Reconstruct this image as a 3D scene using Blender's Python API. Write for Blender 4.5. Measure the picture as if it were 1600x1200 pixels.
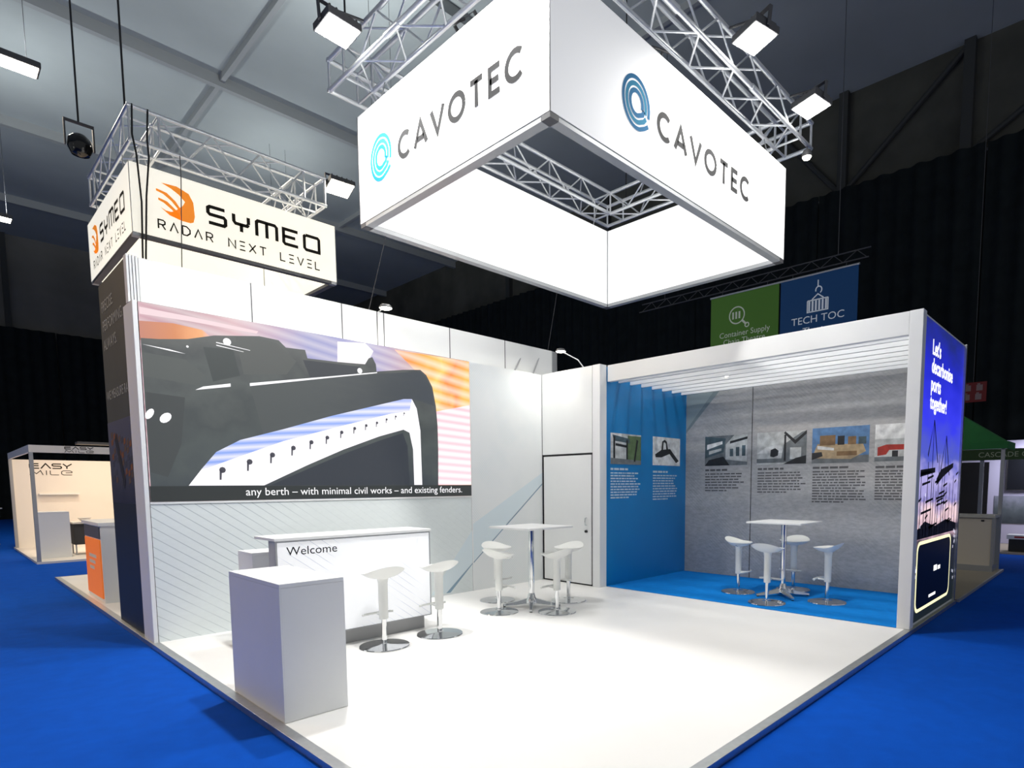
import bpy, bmesh, math, random
from mathutils import Vector, Matrix
random.seed(7)
for o in list(bpy.data.objects): bpy.data.objects.remove(o)
scene = bpy.context.scene
COL = scene.collection
PI = math.pi

# ------------------------------------------------------------------ camera
cam_data = bpy.data.cameras.new('camera'); cam = bpy.data.objects.new('camera', cam_data); COL.objects.link(cam)
YAW, PITCH, ROLL, FPX, CXP, CYP = 0.7528, -0.0863, -0.0047, 936.96, 887.0, 839.25
fwd = Vector((math.cos(YAW)*math.cos(PITCH), math.sin(YAW)*math.cos(PITCH), math.sin(PITCH)))
rgt = Vector((math.sin(YAW), -math.cos(YAW), 0)); upv = rgt.cross(fwd)
c, s = math.cos(ROLL), math.sin(ROLL)
R_, U_ = c*rgt + s*upv, -s*rgt + c*upv
M = Matrix((R_, U_, -fwd)).transposed().to_4x4(); M.translation = Vector((-1.5457, -1.7337, 1.6448))
cam.matrix_world = M
cam_data.sensor_width = 36; cam_data.lens = FPX/1600*36
cam_data.shift_x = (800-CXP)/1600; cam_data.shift_y = (CYP-600)/1600
cam_data.clip_end = 200
scene.camera = cam

# ------------------------------------------------------------------ world and exposure
world = bpy.data.worlds.new('world'); scene.world = world; world.use_nodes = True
world.node_tree.nodes['Background'].inputs[0].default_value = (0.70, 0.74, 0.77, 1)
world.node_tree.nodes['Background'].inputs[1].default_value = 0.30
vs = scene.view_settings
vs.view_transform = 'Standard'; vs.look = 'None'; vs.gamma = 1; vs.use_curve_mapping = False
vs.exposure = 0.3
FLOOD_W = 560.0      # each flood light on the rigging

# ------------------------------------------------------------------ helpers
W = {}
def tag(o, label=None, cat=None, group=None, kind=None):
    if label: o['label'] = label
    if cat: o['category'] = cat
    if group: o['group'] = group
    if kind: o['kind'] = kind
    return o
def thing(name, label, cat, loc=(0,0,0), rz=0, group=None, kind=None):
    o = bpy.data.objects.new(name, None); COL.objects.link(o)
    o.empty_display_size = .1
    o.location = loc; o.rotation_euler = (0,0,rz); W[o.name] = Vector(loc)
    return tag(o, label, cat, group, kind)
def wloc(o): return W.get(o.name, Vector((0,0,0))) if o else Vector((0,0,0))

MATS = {}
def mat(name, col, rough=.5, metal=0., emit=None, es=0., var=0., vscale=3., bump=0., bscale=60., spec=.5, coat=0.):
    if name in MATS: return MATS[name]
    m = bpy.data.materials.new(name); m.use_nodes = True; MATS[name] = m
    nt = m.node_tree; b = nt.nodes['Principled BSDF']
    b.inputs['Base Color'].default_value = (*col, 1); b.inputs['Roughness'].default_value = rough
    b.inputs['Metallic'].default_value = metal; b.inputs['Specular IOR Level'].default_value = spec
    b.inputs['Coat Weight'].default_value = coat
    if emit: b.inputs['Emission Color'].default_value = (*emit, 1); b.inputs['Emission Strength'].default_value = es
    if var or bump:
        tc = nt.nodes.new('ShaderNodeTexCoord')
    if var:
        n = nt.nodes.new('ShaderNodeTexNoise'); n.inputs['Scale'].default_value = vscale; n.inputs['Detail'].default_value = 5
        nt.links.new(tc.outputs['Object'], n.inputs['Vector'])
        r = nt.nodes.new('ShaderNodeValToRGB')
        r.color_ramp.elements[0].position = .3; r.color_ramp.elements[1].position = .7
        r.color_ramp.elements[0].color = (*[x*(1-var) for x in col], 1); r.color_ramp.elements[1].color = (*[min(1, x*(1+var)) for x in col], 1)
        nt.links.new(n.outputs['Fac'], r.inputs['Fac']); nt.links.new(r.outputs['Color'], b.inputs['Base Color'])
    if bump:
        n2 = nt.nodes.new('ShaderNodeTexNoise'); n2.inputs['Scale'].default_value = bscale; n2.inputs['Detail'].default_value = 3
        nt.links.new(tc.outputs['Object'], n2.inputs['Vector'])
        bp = nt.nodes.new('ShaderNodeBump'); bp.inputs['Strength'].default_value = bump; bp.inputs['Distance'].default_value = .01
        nt.links.new(n2.outputs['Fac'], bp.inputs['Height']); nt.links.new(bp.outputs['Normal'], b.inputs['Normal'])
    return m
def math_node(nt, op, a, b=None):
    n = nt.nodes.new('ShaderNodeMath'); n.operation = op
    for i, v in enumerate((a, b)):
        if v is None: continue
        if isinstance(v, (int, float)): n.inputs[i].default_value = v
        else: nt.links.new(v, n.inputs[i])
    return n.outputs[0]
def line_print(name, base, line, axis, spacing, slope, width, rough=.45, fade=None, blotch=0., mask_scale=1.2, emit=0., mask_lo=.42, mask_hi=.58):
    """printed sheet with fine slanting lines; axis 'x' or 'y' is the horizontal direction of the sheet"""
    m = bpy.data.materials.new(name); m.use_nodes = True; MATS[name] = m
    nt = m.node_tree; b = nt.nodes['Principled BSDF']; b.inputs['Roughness'].default_value = rough
    tc = nt.nodes.new('ShaderNodeTexCoord'); sp = nt.nodes.new('ShaderNodeSeparateXYZ'); nt.links.new(tc.outputs['Object'], sp.inputs[0])
    h = sp.outputs[0] if axis == 'x' else sp.outputs[1]; z = sp.outputs[2]
    v = math_node(nt, 'ADD', math_node(nt, 'MULTIPLY', h, slope), z)
    nz = nt.nodes.new('ShaderNodeTexNoise'); nz.inputs['Scale'].default_value = mask_scale; nz.inputs['Detail'].default_value = 2
    nt.links.new(tc.outputs['Object'], nz.inputs['Vector'])
    fr = math_node(nt, 'FRACT', math_node(nt, 'DIVIDE', v, spacing))
    ln = math_node(nt, 'LESS_THAN', fr, width)
    rp = nt.nodes.new('ShaderNodeMapRange'); rp.inputs[1].default_value = mask_lo; rp.inputs[2].default_value = mask_hi
    nt.links.new(nz.outputs['Fac'], rp.inputs[0])
    f = math_node(nt, 'MULTIPLY', ln, rp.outputs[0])
    if fade:
        fm_ = nt.nodes.new('ShaderNodeMapRange'); fm_.inputs[1].default_value, fm_.inputs[2].default_value, fm_.inputs[3].default_value, fm_.inputs[4].default_value = fade[0], fade[1], 1., fade[2]
        nt.links.new(h, fm_.inputs[0]); f = math_node(nt, 'MULTIPLY', f, fm_.outputs[0])
    mx = nt.nodes.new('ShaderNodeMix'); mx.data_type = 'RGBA'
    mx.inputs[6].default_value = (*base, 1); mx.inputs[7].default_value = (*line, 1)
    nt.links.new(f, mx.inputs[0]); out = mx.outputs[2]
    if blotch:
        n3 = nt.nodes.new('ShaderNodeTexNoise'); n3.inputs['Scale'].default_value = 9; n3.inputs['Detail'].default_value = 8; n3.inputs['Roughness'].default_value = .7
        mp = nt.nodes.new('ShaderNodeMapping'); mp.inputs['Rotation'].default_value = (.5, .5, .5); mp.inputs['Scale'].default_value = (1, 1, 2.5)
        nt.links.new(tc.outputs['Object'], mp.inputs['Vector']); nt.links.new(mp.outputs[0], n3.inputs['Vector'])
        mr = nt.nodes.new('ShaderNodeMapRange'); mr.inputs[1].default_value = .35; mr.inputs[2].default_value = .65; mr.inputs[3].default_value = 1-blotch; mr.inputs[4].default_value = 1+blotch*.3
        nt.links.new(n3.outputs['Fac'], mr.inputs[0])
        ml = nt.nodes.new('ShaderNodeMix'); ml.data_type = 'RGBA'; ml.blend_type = 'MULTIPLY'; ml.inputs[0].default_value = 1
        nt.links.new(out, ml.inputs[6]); nt.links.new(mr.outputs[0], ml.inputs[7]); out = ml.outputs[2]
    nt.links.new(out, b.inputs['Base Color'])
    if emit:
        nt.links.new(out, b.inputs['Emission Color']); b.inputs['Emission Strength'].default_value = emit
    return m
def picture(name, ramp, axis, lo, hi, es=1., stripes=0., ssp=.09, sslope=0., haxis='x', noise=0., nscale=3., nstretch=(1,1,1), screen=True):
    """flat printed or shown picture: colours along one axis, optional stripes and streaks; screen=True gives off light"""
    m = bpy.data.materials.new(name); m.use_nodes = True; MATS[name] = m
    nt = m.node_tree; b = nt.nodes['Principled BSDF']; b.inputs['Roughness'].default_value = .4
    tc = nt.nodes.new('ShaderNodeNewGeometry'); sp = nt.nodes.new('ShaderNodeSeparateXYZ'); nt.links.new(tc.outputs['Position'], sp.inputs[0])
    v = sp.outputs['xyz'.index(axis)]
    nz = nt.nodes.new('ShaderNodeTexNoise'); nz.inputs['Scale'].default_value = nscale; nz.inputs['Detail'].default_value = 6
    mp = nt.nodes.new('ShaderNodeMapping'); mp.inputs['Scale'].default_value = nstretch; mp.inputs['Rotation'].default_value = (0, .35 if haxis == 'x' else 0, 0)
    nt.links.new(tc.outputs['Position'], mp.inputs[0]); nt.links.new(mp.outputs[0], nz.inputs['Vector'])
    nn = math_node(nt, 'MULTIPLY', math_node(nt, 'SUBTRACT', nz.outputs['Fac'], .5), noise)
    mr = nt.nodes.new('ShaderNodeMapRange'); mr.inputs[1].default_value = lo; mr.inputs[2].default_value = hi; nt.links.new(v, mr.inputs[0])
    fac = math_node(nt, 'ADD', mr.outputs[0], nn)
    cr = nt.nodes.new('ShaderNodeValToRGB'); e = cr.color_ramp.elements
    e[0].position, e[0].color = ramp[0][0], (*ramp[0][1], 1); e[1].position, e[1].color = ramp[-1][0], (*ramp[-1][1], 1)
    for p, cc in ramp[1:-1]: e.new(p).color = (*cc, 1)
    nt.links.new(fac, cr.inputs[0]); out = cr.outputs[0]
    if stripes:
        h = sp.outputs['xyz'.index(haxis)]
        w = math_node(nt, 'ADD', sp.outputs[2], math_node(nt, 'MULTIPLY', h, sslope))
        fr = math_node(nt, 'FRACT', math_node(nt, 'DIVIDE', w, ssp))
        tri = math_node(nt, 'ABSOLUTE', math_node(nt, 'SUBTRACT', fr, .5))
        f = math_node(nt, 'MULTIPLY', math_node(nt, 'MULTIPLY', tri, 2.), stripes)
        mx = nt.nodes.new('ShaderNodeMix'); mx.data_type = 'RGBA'; mx.inputs[7].default_value = (1, .93, .92, 1)
        nt.links.new(f, mx.inputs[0]); nt.links.new(out, mx.inputs[6]); out = mx.outputs[2]
    if screen:
        b.inputs['Base Color'].default_value = (.03, .03, .03, 1)
        nt.links.new(out, b.inputs['Emission Color']); b.inputs['Emission Strength'].default_value = es
    else: nt.links.new(out, b.inputs['Base Color'])
    return m

class MB:
    def __init__(self): self.v = []; self.f = []; self.m = []
    def _add(self, vs, fs, mi=0):
        n = len(self.v); self.v += [Vector(p) for p in vs]
        for f in fs: self.f.append([i+n for i in f]); self.m.append(mi)
        return self
    def box(self, x0, y0, z0, x1, y1, z1, mi=0):
        vs = [(x0,y0,z0),(x1,y0,z0),(x1,y1,z0),(x0,y1,z0),(x0,y0,z1),(x1,y0,z1),(x1,y1,z1),(x0,y1,z1)]
        return self._add(vs, [(0,3,2,1),(4,5,6,7),(0,1,5,4),(1,2,6,5),(2,3,7,6),(3,0,4,7)], mi)
    def tube(self, p, q, r, n=10, r2=None, mi=0):
        p, q = Vector(p), Vector(q); d = (q-p).normalized(); r2 = r if r2 is None else r2
        a = d.orthogonal().normalized(); b = d.cross(a)
        vs = []
        for P, rr in ((p, r), (q, r2)):
            for i in range(n):
                t = 2*PI*i/n; vs.append(P + rr*(math.cos(t)*a + math.sin(t)*b))
        fs = [(i, (i+1) % n, n+(i+1) % n, n+i) for i in range(n)] + [tuple(range(n-1, -1, -1)), tuple(range(n, 2*n))]
        return self._add(vs, fs, mi)
    def path(self, pts, r, n=8):
        for a, b in zip(pts, pts[1:]): self.tube(a, b, r, n)
        return self
    def lathe(self, prof, cx=0, cy=0, n=32, mi=0):
        vs = []; fs = []
        for r, z in prof:
            for i in range(n): t = 2*PI*i/n; vs.append((cx+r*math.cos(t), cy+r*math.sin(t), z))
        for k in range(len(prof)-1):
            for i in range(n): fs.append((k*n+i, k*n+(i+1) % n, (k+1)*n+(i+1) % n, (k+1)*n+i))
        fs.append(tuple(range(n-1, -1, -1))); fs.append(tuple((len(prof)-1)*n+i for i in range(n)))
        return self._add(vs, fs, mi)
    def poly(self, pts, mi=0): return self._add(pts, [tuple(range(len(pts)))], mi)
    def poly2(self, pts2, o, r, u, mi=0):
        o, r, u = Vector(o), Vector(r), Vector(u)
        return self.poly([o+r*a+u*b for a, b in pts2], mi)
    def prism(self, pts2, o, r, u, t, mi=0):
        """outline in plane (o,r,u), thickness t along -(r x u)"""
        o, r, u = Vector(o), Vector(r), Vector(u); n = r.cross(u).normalized(); k = len(pts2)
        A = [o+r*a+u*b for a, b in pts2]; B = [p-n*t for p in A]
        return self._add(A+B, [tuple(range(k)), tuple(range(2*k-1, k-1, -1))] + [(i, i+k, (i+1) % k+k, (i+1) % k) for i in range(k)], mi)
    def build(self, name, mats, parent=None, smooth=False, bevel=0., kind=None):
        off = wloc(parent)
        me = bpy.data.meshes.new(name); me.from_pydata([tuple(p-off) for p in self.v], [], self.f)
        if not isinstance(mats, (list, tuple)): mats = [mats]
        for m in mats: me.materials.append(m)
        for p, i in zip(me.polygons, self.m): p.material_index = i; p.use_smooth = smooth
        if bevel:
            bm = bmesh.new(); bm.from_mesh(me)
            bmesh.ops.bevel(bm, geom=list(bm.edges), offset=bevel, segments=2, affect='EDGES', profile=.6, clamp_overlap=True)
            bm.to_mesh(me); bm.free()
        if smooth:
            try: me.set_sharp_from_angle(angle=math.radians(40))
            except Exception: pass
        me.update()
        o = bpy.data.objects.new(name, me); COL.objects.link(o)
        if parent: o.parent = parent; W[o.name] = off
        if kind: o['kind'] = kind
        return o
def B(x0, y0, z0, x1, y1, z1): return MB().box(x0, y0, z0, x1, y1, z1)
def children(o): return [c for c in bpy.data.objects if c.parent == o]
def copy_tree(o, parent=None, kids=None):
    c = o.copy(); COL.objects.link(c); c.parent = parent
    for ch in list(children(o)): copy_tree(ch, c)
    return c
UNIT = {}
def rod(name, p, q, r, m, parent, n=8):
    """a straight bar that shares one unit mesh"""
    key = (m.name, n)
    if key not in UNIT:
        mb = MB().tube((0,0,0), (0,0,1), 1, n); o = mb.build(name, m, smooth=True); UNIT[key] = o.data; bpy.data.objects.remove(o)
    o = bpy.data.objects.new(name, UNIT[key]); COL.objects.link(o)
    off = wloc(parent); p, q = Vector(p)-off, Vector(q)-off; d = q-p
    o.rotation_mode = 'QUATERNION'; o.rotation_quaternion = d.to_track_quat('Z', 'Y'); o.location = p; o.scale = (r, r, d.length)
    o.parent = parent
    return o
def light(kind, name, loc, energy, color=(1,1,1), parent=None, aim=None, **kw):
    d = bpy.data.lights.new(name, kind); d.energy = energy; d.color = color
    for k, v in kw.items(): setattr(d, k, v)
    o = bpy.data.objects.new(name, d); COL.objects.link(o)
    o.location = Vector(loc)-wloc(parent)
    if aim is not None:
        o.rotation_mode = 'QUATERNION'; o.rotation_quaternion = (Vector(aim)-Vector(loc)).to_track_quat('-Z', 'Y')
    if parent: o.parent = parent
    return o
def text_mb(txt, size, o, r, u, align='LEFT', sx=1., spacing=1., line=1.0, bold=0.):
    cu = bpy.data.curves.new('t', 'FONT'); cu.body = txt; cu.size = size; cu.align_x = align; cu.resolution_u = 3
    cu.space_character = spacing; cu.space_line = line; cu.offset = bold
    ob = bpy.data.objects.new('t', cu); COL.objects.link(ob)
    bpy.context.view_layer.update()
    me = bpy.data.meshes.new_from_object(ob); bpy.data.objects.remove(ob)
    o, r, u = Vector(o), Vector(r), Vector(u); mb = MB()
    mb.v = [o+r*(p.co.x*sx)+u*p.co.y for p in me.vertices]; mb.f = [list(p.vertices) for p in me.polygons]; mb.m = [0]*len(mb.f)
    bpy.data.meshes.remove(me)
    return mb
def words(mb, r, gap, name, m_, parent):
    """build the words of a line as parts of their own"""
    r = Vector(r); adj = {}
    for f in mb.f:
        for i in f: adj.setdefault(i, set()).update(f)
    seen = set(); comps = []
    for i in list(adj):
        if i in seen: continue
        st = [i]; cs = set()
        while st:
            j = st.pop()
            if j in cs: continue
            cs.add(j); st += [k for k in adj[j] if k not in cs]
        seen |= cs; xs = [mb.v[j].dot(r) for j in cs]; comps.append((min(xs), max(xs), cs))
    comps.sort(key=lambda c_: c_[0]); groups = []; end = None
    for a, b, cs in comps:
        if end is None or a-end > gap: groups.append(set()); end = b
        groups[-1] |= cs; end = max(end, b)
    for g in groups:
        w = MB(); idx = {j: n for n, j in enumerate(sorted(g))}
        w.v = [mb.v[j] for j in sorted(g)]; w.f = [[idx[j] for j in f] for f in mb.f if f[0] in idx]; w.m = [0]*len(w.f)
        w.build(name, m_, parent)
def stroke(mb, pts, w, o, r, u, closed=False):
    """polyline of constant width laid flat in the plane (o, r, u)"""
    o, r, u = Vector(o), Vector(r), Vector(u); P = [Vector(p) for p in pts]; n = len(P); L = []; Rr = []
    for i in range(n):
        a = P[i-1] if (i or closed) else None; b = P[(i+1) % n] if (i < n-1 or closed) else None
        d1 = (P[i]-a).normalized() if a is not None else None; d2 = (b-P[i]).normalized() if b is not None else None
        if d1 is None: d1 = d2
        if d2 is None: d2 = d1
        n1, n2 = Vector((-d1.y, d1.x)), Vector((-d2.y, d2.x)); mv = n1+n2
        mv = mv.normalized() if mv.length > 1e-6 else n1
        k = min(1/max(mv.dot(n1), .35), 2.)*w/2
        L.append(P[i]+mv*k); Rr.append(P[i]-mv*k)
    base = len(mb.v)
    for p in L+Rr: mb.v.append(o+r*p.x+u*p.y)
    for i in range(n if closed else n-1):
        j = (i+1) % n; mb.f.append([base+n+i, base+n+j, base+j, base+i]); mb.m.append(0)
def arc(cx, cy, rx, ry, a0, a1, n=24): return [(cx+rx*math.cos(math.radians(a0+(a1-a0)*i/n)), cy+ry*math.sin(math.radians(a0+(a1-a0)*i/n))) for i in range(n+1)]
def rrect(w, h, rad, x=0, y=0, n=5):
    p = []
    for cx, cy, a in ((w-rad, rad, -90), (w-rad, h-rad, 0), (rad, h-rad, 90), (rad, rad, 180)): p += arc(x+cx, y+cy, rad, rad, a, a+90, n)
    return p
# stroke alphabets (height 1), each glyph: width, list of polylines
GEO = {
 'C': (.86, [arc(.46, .5, .44, .46, 48, 312, 22)]), 'A': (.86, [[(.02,.02),(.43,.97),(.84,.02)], [(.2,.3),(.66,.3)]]),
 'V': (.84, [[(.02,.98),(.42,.04),(.82,.98)]]), 'O': (.98, [arc(.49, .5, .44, .45, 0, 360, 30)]),
 'T': (.74, [[(.02,.93),(.72,.93)], [(.37,.93),(.37,.0)]]), 'E': (.62, [[(.6,.93),(.07,.93),(.07,.07),(.6,.07)], [(.07,.5),(.54,.5)]]),
}
TEC = {
 'S': (1., [[(.98,1),(.12,1),(0,.9),(0,.62),(.1,.52),(.9,.52),(1,.42),(1,.1),(.9,0),(.02,0)]]),
 'Y': (1., [[(.05,1),(.05,.55),(.15,.42),(.85,.42),(.95,.55)],[(.95,1),(.95,.55)],[(.5,.42),(.5,-.05)]]),
 'M': (1.3, [[(0,0),(0,.9),(.1,1),(1.18,1),(1.3,.88),(1.3,0)],[(.65,1),(.65,.0)]]),
 'E': (.98, [[(.98,1),(0,1),(0,.1),(.1,0),(.98,0)],[(0,.52),(.8,.52)]]),
 'O': (1.05, [[(.1,1),(.95,1),(1.05,.9),(1.05,.0),(.12,.0),(0,.12),(0,.9),(.1,1)]]),
}
SPC = {
 'R': (.62, [[(0,0),(0,1),(.45,1),(.6,.88),(.6,.62),(.45,.5),(.02,.5)],[(.32,.5),(.62,0)]]), 'A': (.72, [[(0,0),(.36,1),(.72,0)]]),
 'D': (.7, [[(0,0),(0,1),(.4,1),(.7,.7),(.7,.3),(.4,0),(0,0)]]), 'N': (.7, [[(0,0),(0,1),(.7,0),(.7,1)]]),
 'E': (.6, [[(0,1),(.6,1)],[(.06,.5),(.56,.5)],[(0,0),(.6,0)]]), 'X': (.72, [[(0,0),(.72,1)],[(0,1),(.72,0)]]),
 'T': (.72, [[(0,1),(.72,1)],[(.36,1),(.36,0)]]), 'L': (.56, [[(0,1),(0,0),(.56,0)]]), 'V': (.72, [[(0,1),(.36,0),(.72,1)]]), ' ': (.75, []),
}
RND = {
 'E': (1.5, [[(1.4,.95),(.25,.95),(.05,.8),(.05,.62),(.1,.55),(1.4,.55)],[(.05,.55),(.05,.2),(.25,.05),(1.45,.05)]]),
 'A': (1.5, [[(0,.0),(.75,1),(1.5,.0)]]), 'S': (1.5, [[(1.45,.95),(.2,.95),(.05,.82),(.05,.66),(.2,.54),(1.3,.5),(1.45,.36),(1.45,.18),(1.3,.05),(.05,.05)]]),
 'Y': (1.4, [[(0,1),(.6,.45),(1.4,1)],[(.6,.45),(.6,0)]]), 'M': (1.7, [[(0,0),(.3,.95),(.85,.25),(1.4,.95),(1.7,0)]]), 'I': (.3, [[(.15,0),(.15,1)]]),
 'L': (1.2, [[(.05,1),(.05,.2),(.2,.05),(1.2,.05)]]),
 'G': (1.5, [[(1.45,.05),(.3,.05),(.05,.25),(.05,.75),(.3,.95),(1.2,.95),(1.45,.8),(1.45,.55),(.6,.5)]]),
}
def lettering(txt, font, width, height, sw, gap, o, r, u):
    tot = sum(font[ch][0] for ch in txt)*1.0; n = len(txt)-1
    k = (width-gap*n)/tot; mb = MB(); x = 0
    for ch in txt:
        gw, pl = font[ch]
        for pts in pl: stroke(mb, [(x+a*k, b*height) for a, b in pts], sw, o, r, u)
        x += gw*k+gap
    return mb
XR, YR, ZU = (1,0,0), (0,-1,0), (0,0,1)

# ------------------------------------------------------------------ materials
white = mat('white_laminate', (.80,.81,.81), .42, var=.015, vscale=2)
wallw = mat('white_panel', (.80,.81,.80), .5, var=.02, vscale=1.2)
floorw = mat('white_floor_board', (.82,.81,.79), .38, var=.05, vscale=.6, bump=.02, bscale=12)
alu = mat('brushed_aluminium', (.55,.56,.56), .38, 1., var=.06, vscale=20)
alug = mat('grey_aluminium_profile', (.42,.43,.44), .45, .6)
truss_m = mat('truss_aluminium', (.84,.86,.87), .32, .6, var=.08, vscale=9)
chrome = mat('chrome', (.72,.73,.74), .08, 1.)
plastic = mat('white_plastic', (.80,.81,.78), .35, coat=.2)
black = mat('black_matte', (.012,.012,.013), .6)
gap_m = mat('dark_joint', (.015,.015,.016), .8)
carpet = mat('blue_carpet', (.0,.066,.42), .95, var=.07, vscale=7, bump=.35, bscale=300, spec=.1)
carpet_room = mat('bright_blue_carpet', (.005,.20,.62), .95, var=.06, vscale=7, bump=.3, bscale=300, spec=.1)
bluewall = mat('blue_printed_wall', (.004,.20,.50), .32, var=.05, vscale=1.5)
dark_print = mat('dark_printed_panel', (.062,.070,.066), .5, var=.08, vscale=2)
navy_print = mat('navy_printed_panel', (.014,.022,.034), .5)
drape_m = mat('black_drape', (.013,.017,.018), .9, var=.2, vscale=2, spec=.15)
hallceil = mat('hall_ceiling_grey', (.42,.45,.44), .9, var=.10, vscale=.25)
hallwall = mat('hall_wall_dull', (.20,.19,.165), .9, var=.22, vscale=.35)
hallwall_d = mat('hall_wall_dark', (.075,.074,.060), .9, var=.35, vscale=.5)
steel_d = mat('dark_roof_steel', (.05,.052,.05), .7, .2)
roof_steel = mat('grey_roof_steel', (.36,.37,.365), .7, .1)
sign_lit = mat('backlit_white_fabric', (.80,.80,.79), .7, emit=(1,1,.985), es=.34)
sign_warm = mat('backlit_cream_fabric', (.80,.78,.70), .7, emit=(1,.945,.80), es=.60)
ink = mat('dark_grey_ink', (.022,.022,.023), .8, spec=.1)
ink_w = mat('warm_dark_ink', (.022,.020,.016), .8, spec=.1)
cyan = mat('blue_ink', (.012,.17,.36), .8, spec=.1); cyan2 = mat('teal_ink', (.02,.25,.42), .8, spec=.1)
orange_ink = mat('orange_ink', (.85,.22,.01), .5, emit=(1,.30,.02), es=.45)
lens = mat('glowing_lens', (.9,.9,.9), .4, emit=(1,.99,.94), es=26)
lens_w = mat('warm_glowing_lens', (.9,.9,.9), .4, emit=(1,.93,.75), es=16)
lamp_body = mat('lamp_housing_grey', (.10,.10,.105), .5, .4)
rubber = mat('black_cable', (.012,.012,.012), .7)
print_low = line_print('slanted_line_print', (.74,.79,.79), (.48,.53,.55), 'x', .105, .72, .10, mask_scale=.7, mask_lo=.36, mask_hi=.5, blotch=.03, fade=(.9,2.2,.12))
print_right = line_print('fine_slanted_line_print', (.80,.82,.82), (.66,.73,.75), 'x', .045, 1.15, .22, mask_scale=1.7, mask_lo=.45, mask_hi=.6)
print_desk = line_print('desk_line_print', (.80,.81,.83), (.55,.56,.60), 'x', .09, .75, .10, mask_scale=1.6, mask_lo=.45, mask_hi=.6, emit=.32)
print_room = line_print('grey_textured_print', (.44,.44,.44), (.37,.385,.39), 'y', .06, -.9, .25, mask_scale=1.1, blotch=.22, mask_lo=.5, mask_hi=.62)

# ------------------------------------------------------------------ the setting
XC, YW, YD, XF, XB, H1, H2 = 5.779, 5.716, 4.419, 5.938, 8.288, 3.525, 4.0
ZF = -.05
floor = B(-30,-14,ZF-.1, 40,52,ZF).build('floor', carpet); tag(floor, 'blue carpet covering the exhibition hall floor', 'floor', kind='structure')
ceil = thing('ceiling', 'grey hall ceiling high above with dark roof beams', 'ceiling', (0,0,15.2), kind='structure')
B(-30,-2,15.2, 40,52,15.4).build('roof_deck', hallceil, ceil)
for y in (13, 21, 29, 37): B(-30,y,14.85, 22,y+.2,15.2).build('beam', roof_steel, ceil)
for x in (-4, 6, 14): B(x,2,15.0, x+.14,43,15.2).build('beam', roof_steel, ceil)
wb = thing('wall_back', 'dull brown grey wall above the drapes at far end', 'wall', (0,43,0), kind='structure')
B(-30,43,ZF, 24,43.3,15.2).build('wall_sheet', hallwall, wb)
for x in (-6, 2, 10): B(x,42.8,9, x+.25,43,15.2).build('column', steel_d, wb)
wr = thing('wall_right', 'dark olive side wall above the black drapes', 'wall', (21.4,0,0), kind='structure')
B(21.4,-14,ZF, 21.7,43,15.2).build('wall_sheet', hallwall_d, wr)
for y in (2.6, 6.3, 11, 17, 24): B(21.15,y-.15,9, 21.4,y+.15,15.2).build('column', steel_d, wr)
for a, b in (((2.6,15.1),(6.3,11.8)), ((6.3,11.8),(9,15.1)), ((-3,15.1),(2.6,11.8)), ((11,15.1),(15,11.8))):
    rod('brace', (21.25,a[0],a[1]), (21.25,b[0],b[1]), .09, steel_d, wr)
rod('rail', (21.2,-8,11.75), (21.2,40,11.75), .06, alug, wr)
# platform of the white stand
plat = thing('floor_platform', 'raised white exhibition stand floor with grey metal edging', 'floor', (0,0,ZF), kind='structure')
B(.055,.055,ZF, 8.2,5.9,0).build('white_deck', floorw, plat)
B(.055,5.9,ZF, 6.0,12.6,0).build('white_deck', floorw, plat)
B(-.02,-.02,ZF, .055,12.66,.002).build('edge_trim', alu, plat, bevel=.004)
B(.055,-.02,ZF, 8.3,.055,.002).build('edge_trim', alu, plat, bevel=.004)
B(.055,12.6,ZF, 6.0,12.66,.002).build('edge_trim', alu, plat)
fm = B(XF+.0,.14,.001, XB-.003,YD-.004,.008).build('floor_meeting', carpet_room); tag(fm, 'bright blue carpet inside the open meeting room', 'carpet', kind='structure')

# wall carrying the screen
wl = thing('wall_left', 'white wall carrying the big screen, printed with fine slanting lines', 'wall', (0,YW,0), kind='structure')
B(.045,YW+.02,0, XC,YW+.11,H1-.02).build('wall_core', wallw, wl)
B(.045,YW,.0, 4.225,YW+.018,1.462).build('panel', print_low, wl)
B(4.25,YW,.0, XC-.012,YW+.018,H1-.004).build('panel', print_right, wl)
B(4.229,YW-.006,0, 4.246,YW+.018,H1).build('frame_strip', white, wl)
B(.045,YW-.008,1.466, 4.229,YW+.03,1.488).build('frame_strip', white, wl)
B(0,YW-.01,0, .041,YW+.385,H1+.004).build('end_post', white, wl, bevel=.004)
B(.043,YW-.004,0, .047,YW+.02,1.46).build('joint', gap_m, wl)
# printed blue diagonal on the wall
m = MB(); m.poly2([(3.72,.03),(3.80,.03),(4.229,.425),(4.229,.445)], (0,YW-.0015,0), XR, ZU); m.poly2([(4.25,.435),(5.766,1.655),(5.766,1.685),(4.25,.458)], (0,YW-.0015,0), XR, ZU)
m.build('printed_stripe', mat('steel_blue_print', (.24,.36,.46), .5), wl)
m = MB(); m.poly2([(4.25,.47),(5.766,1.70),(5.766,1.86),(4.25,1.05)], (0,YW-.001,0), XR, ZU); m.poly2([(3.80,.03),(3.45,.03),(4.229,.95),(4.229,.46),(3.72,.03)][1:4]+[(3.73,.03)], (0,YW-.001,0), XR, ZU)
m.build('printed_wash', mat('pale_blue_print', (.68,.77,.81), .5), wl)

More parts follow.
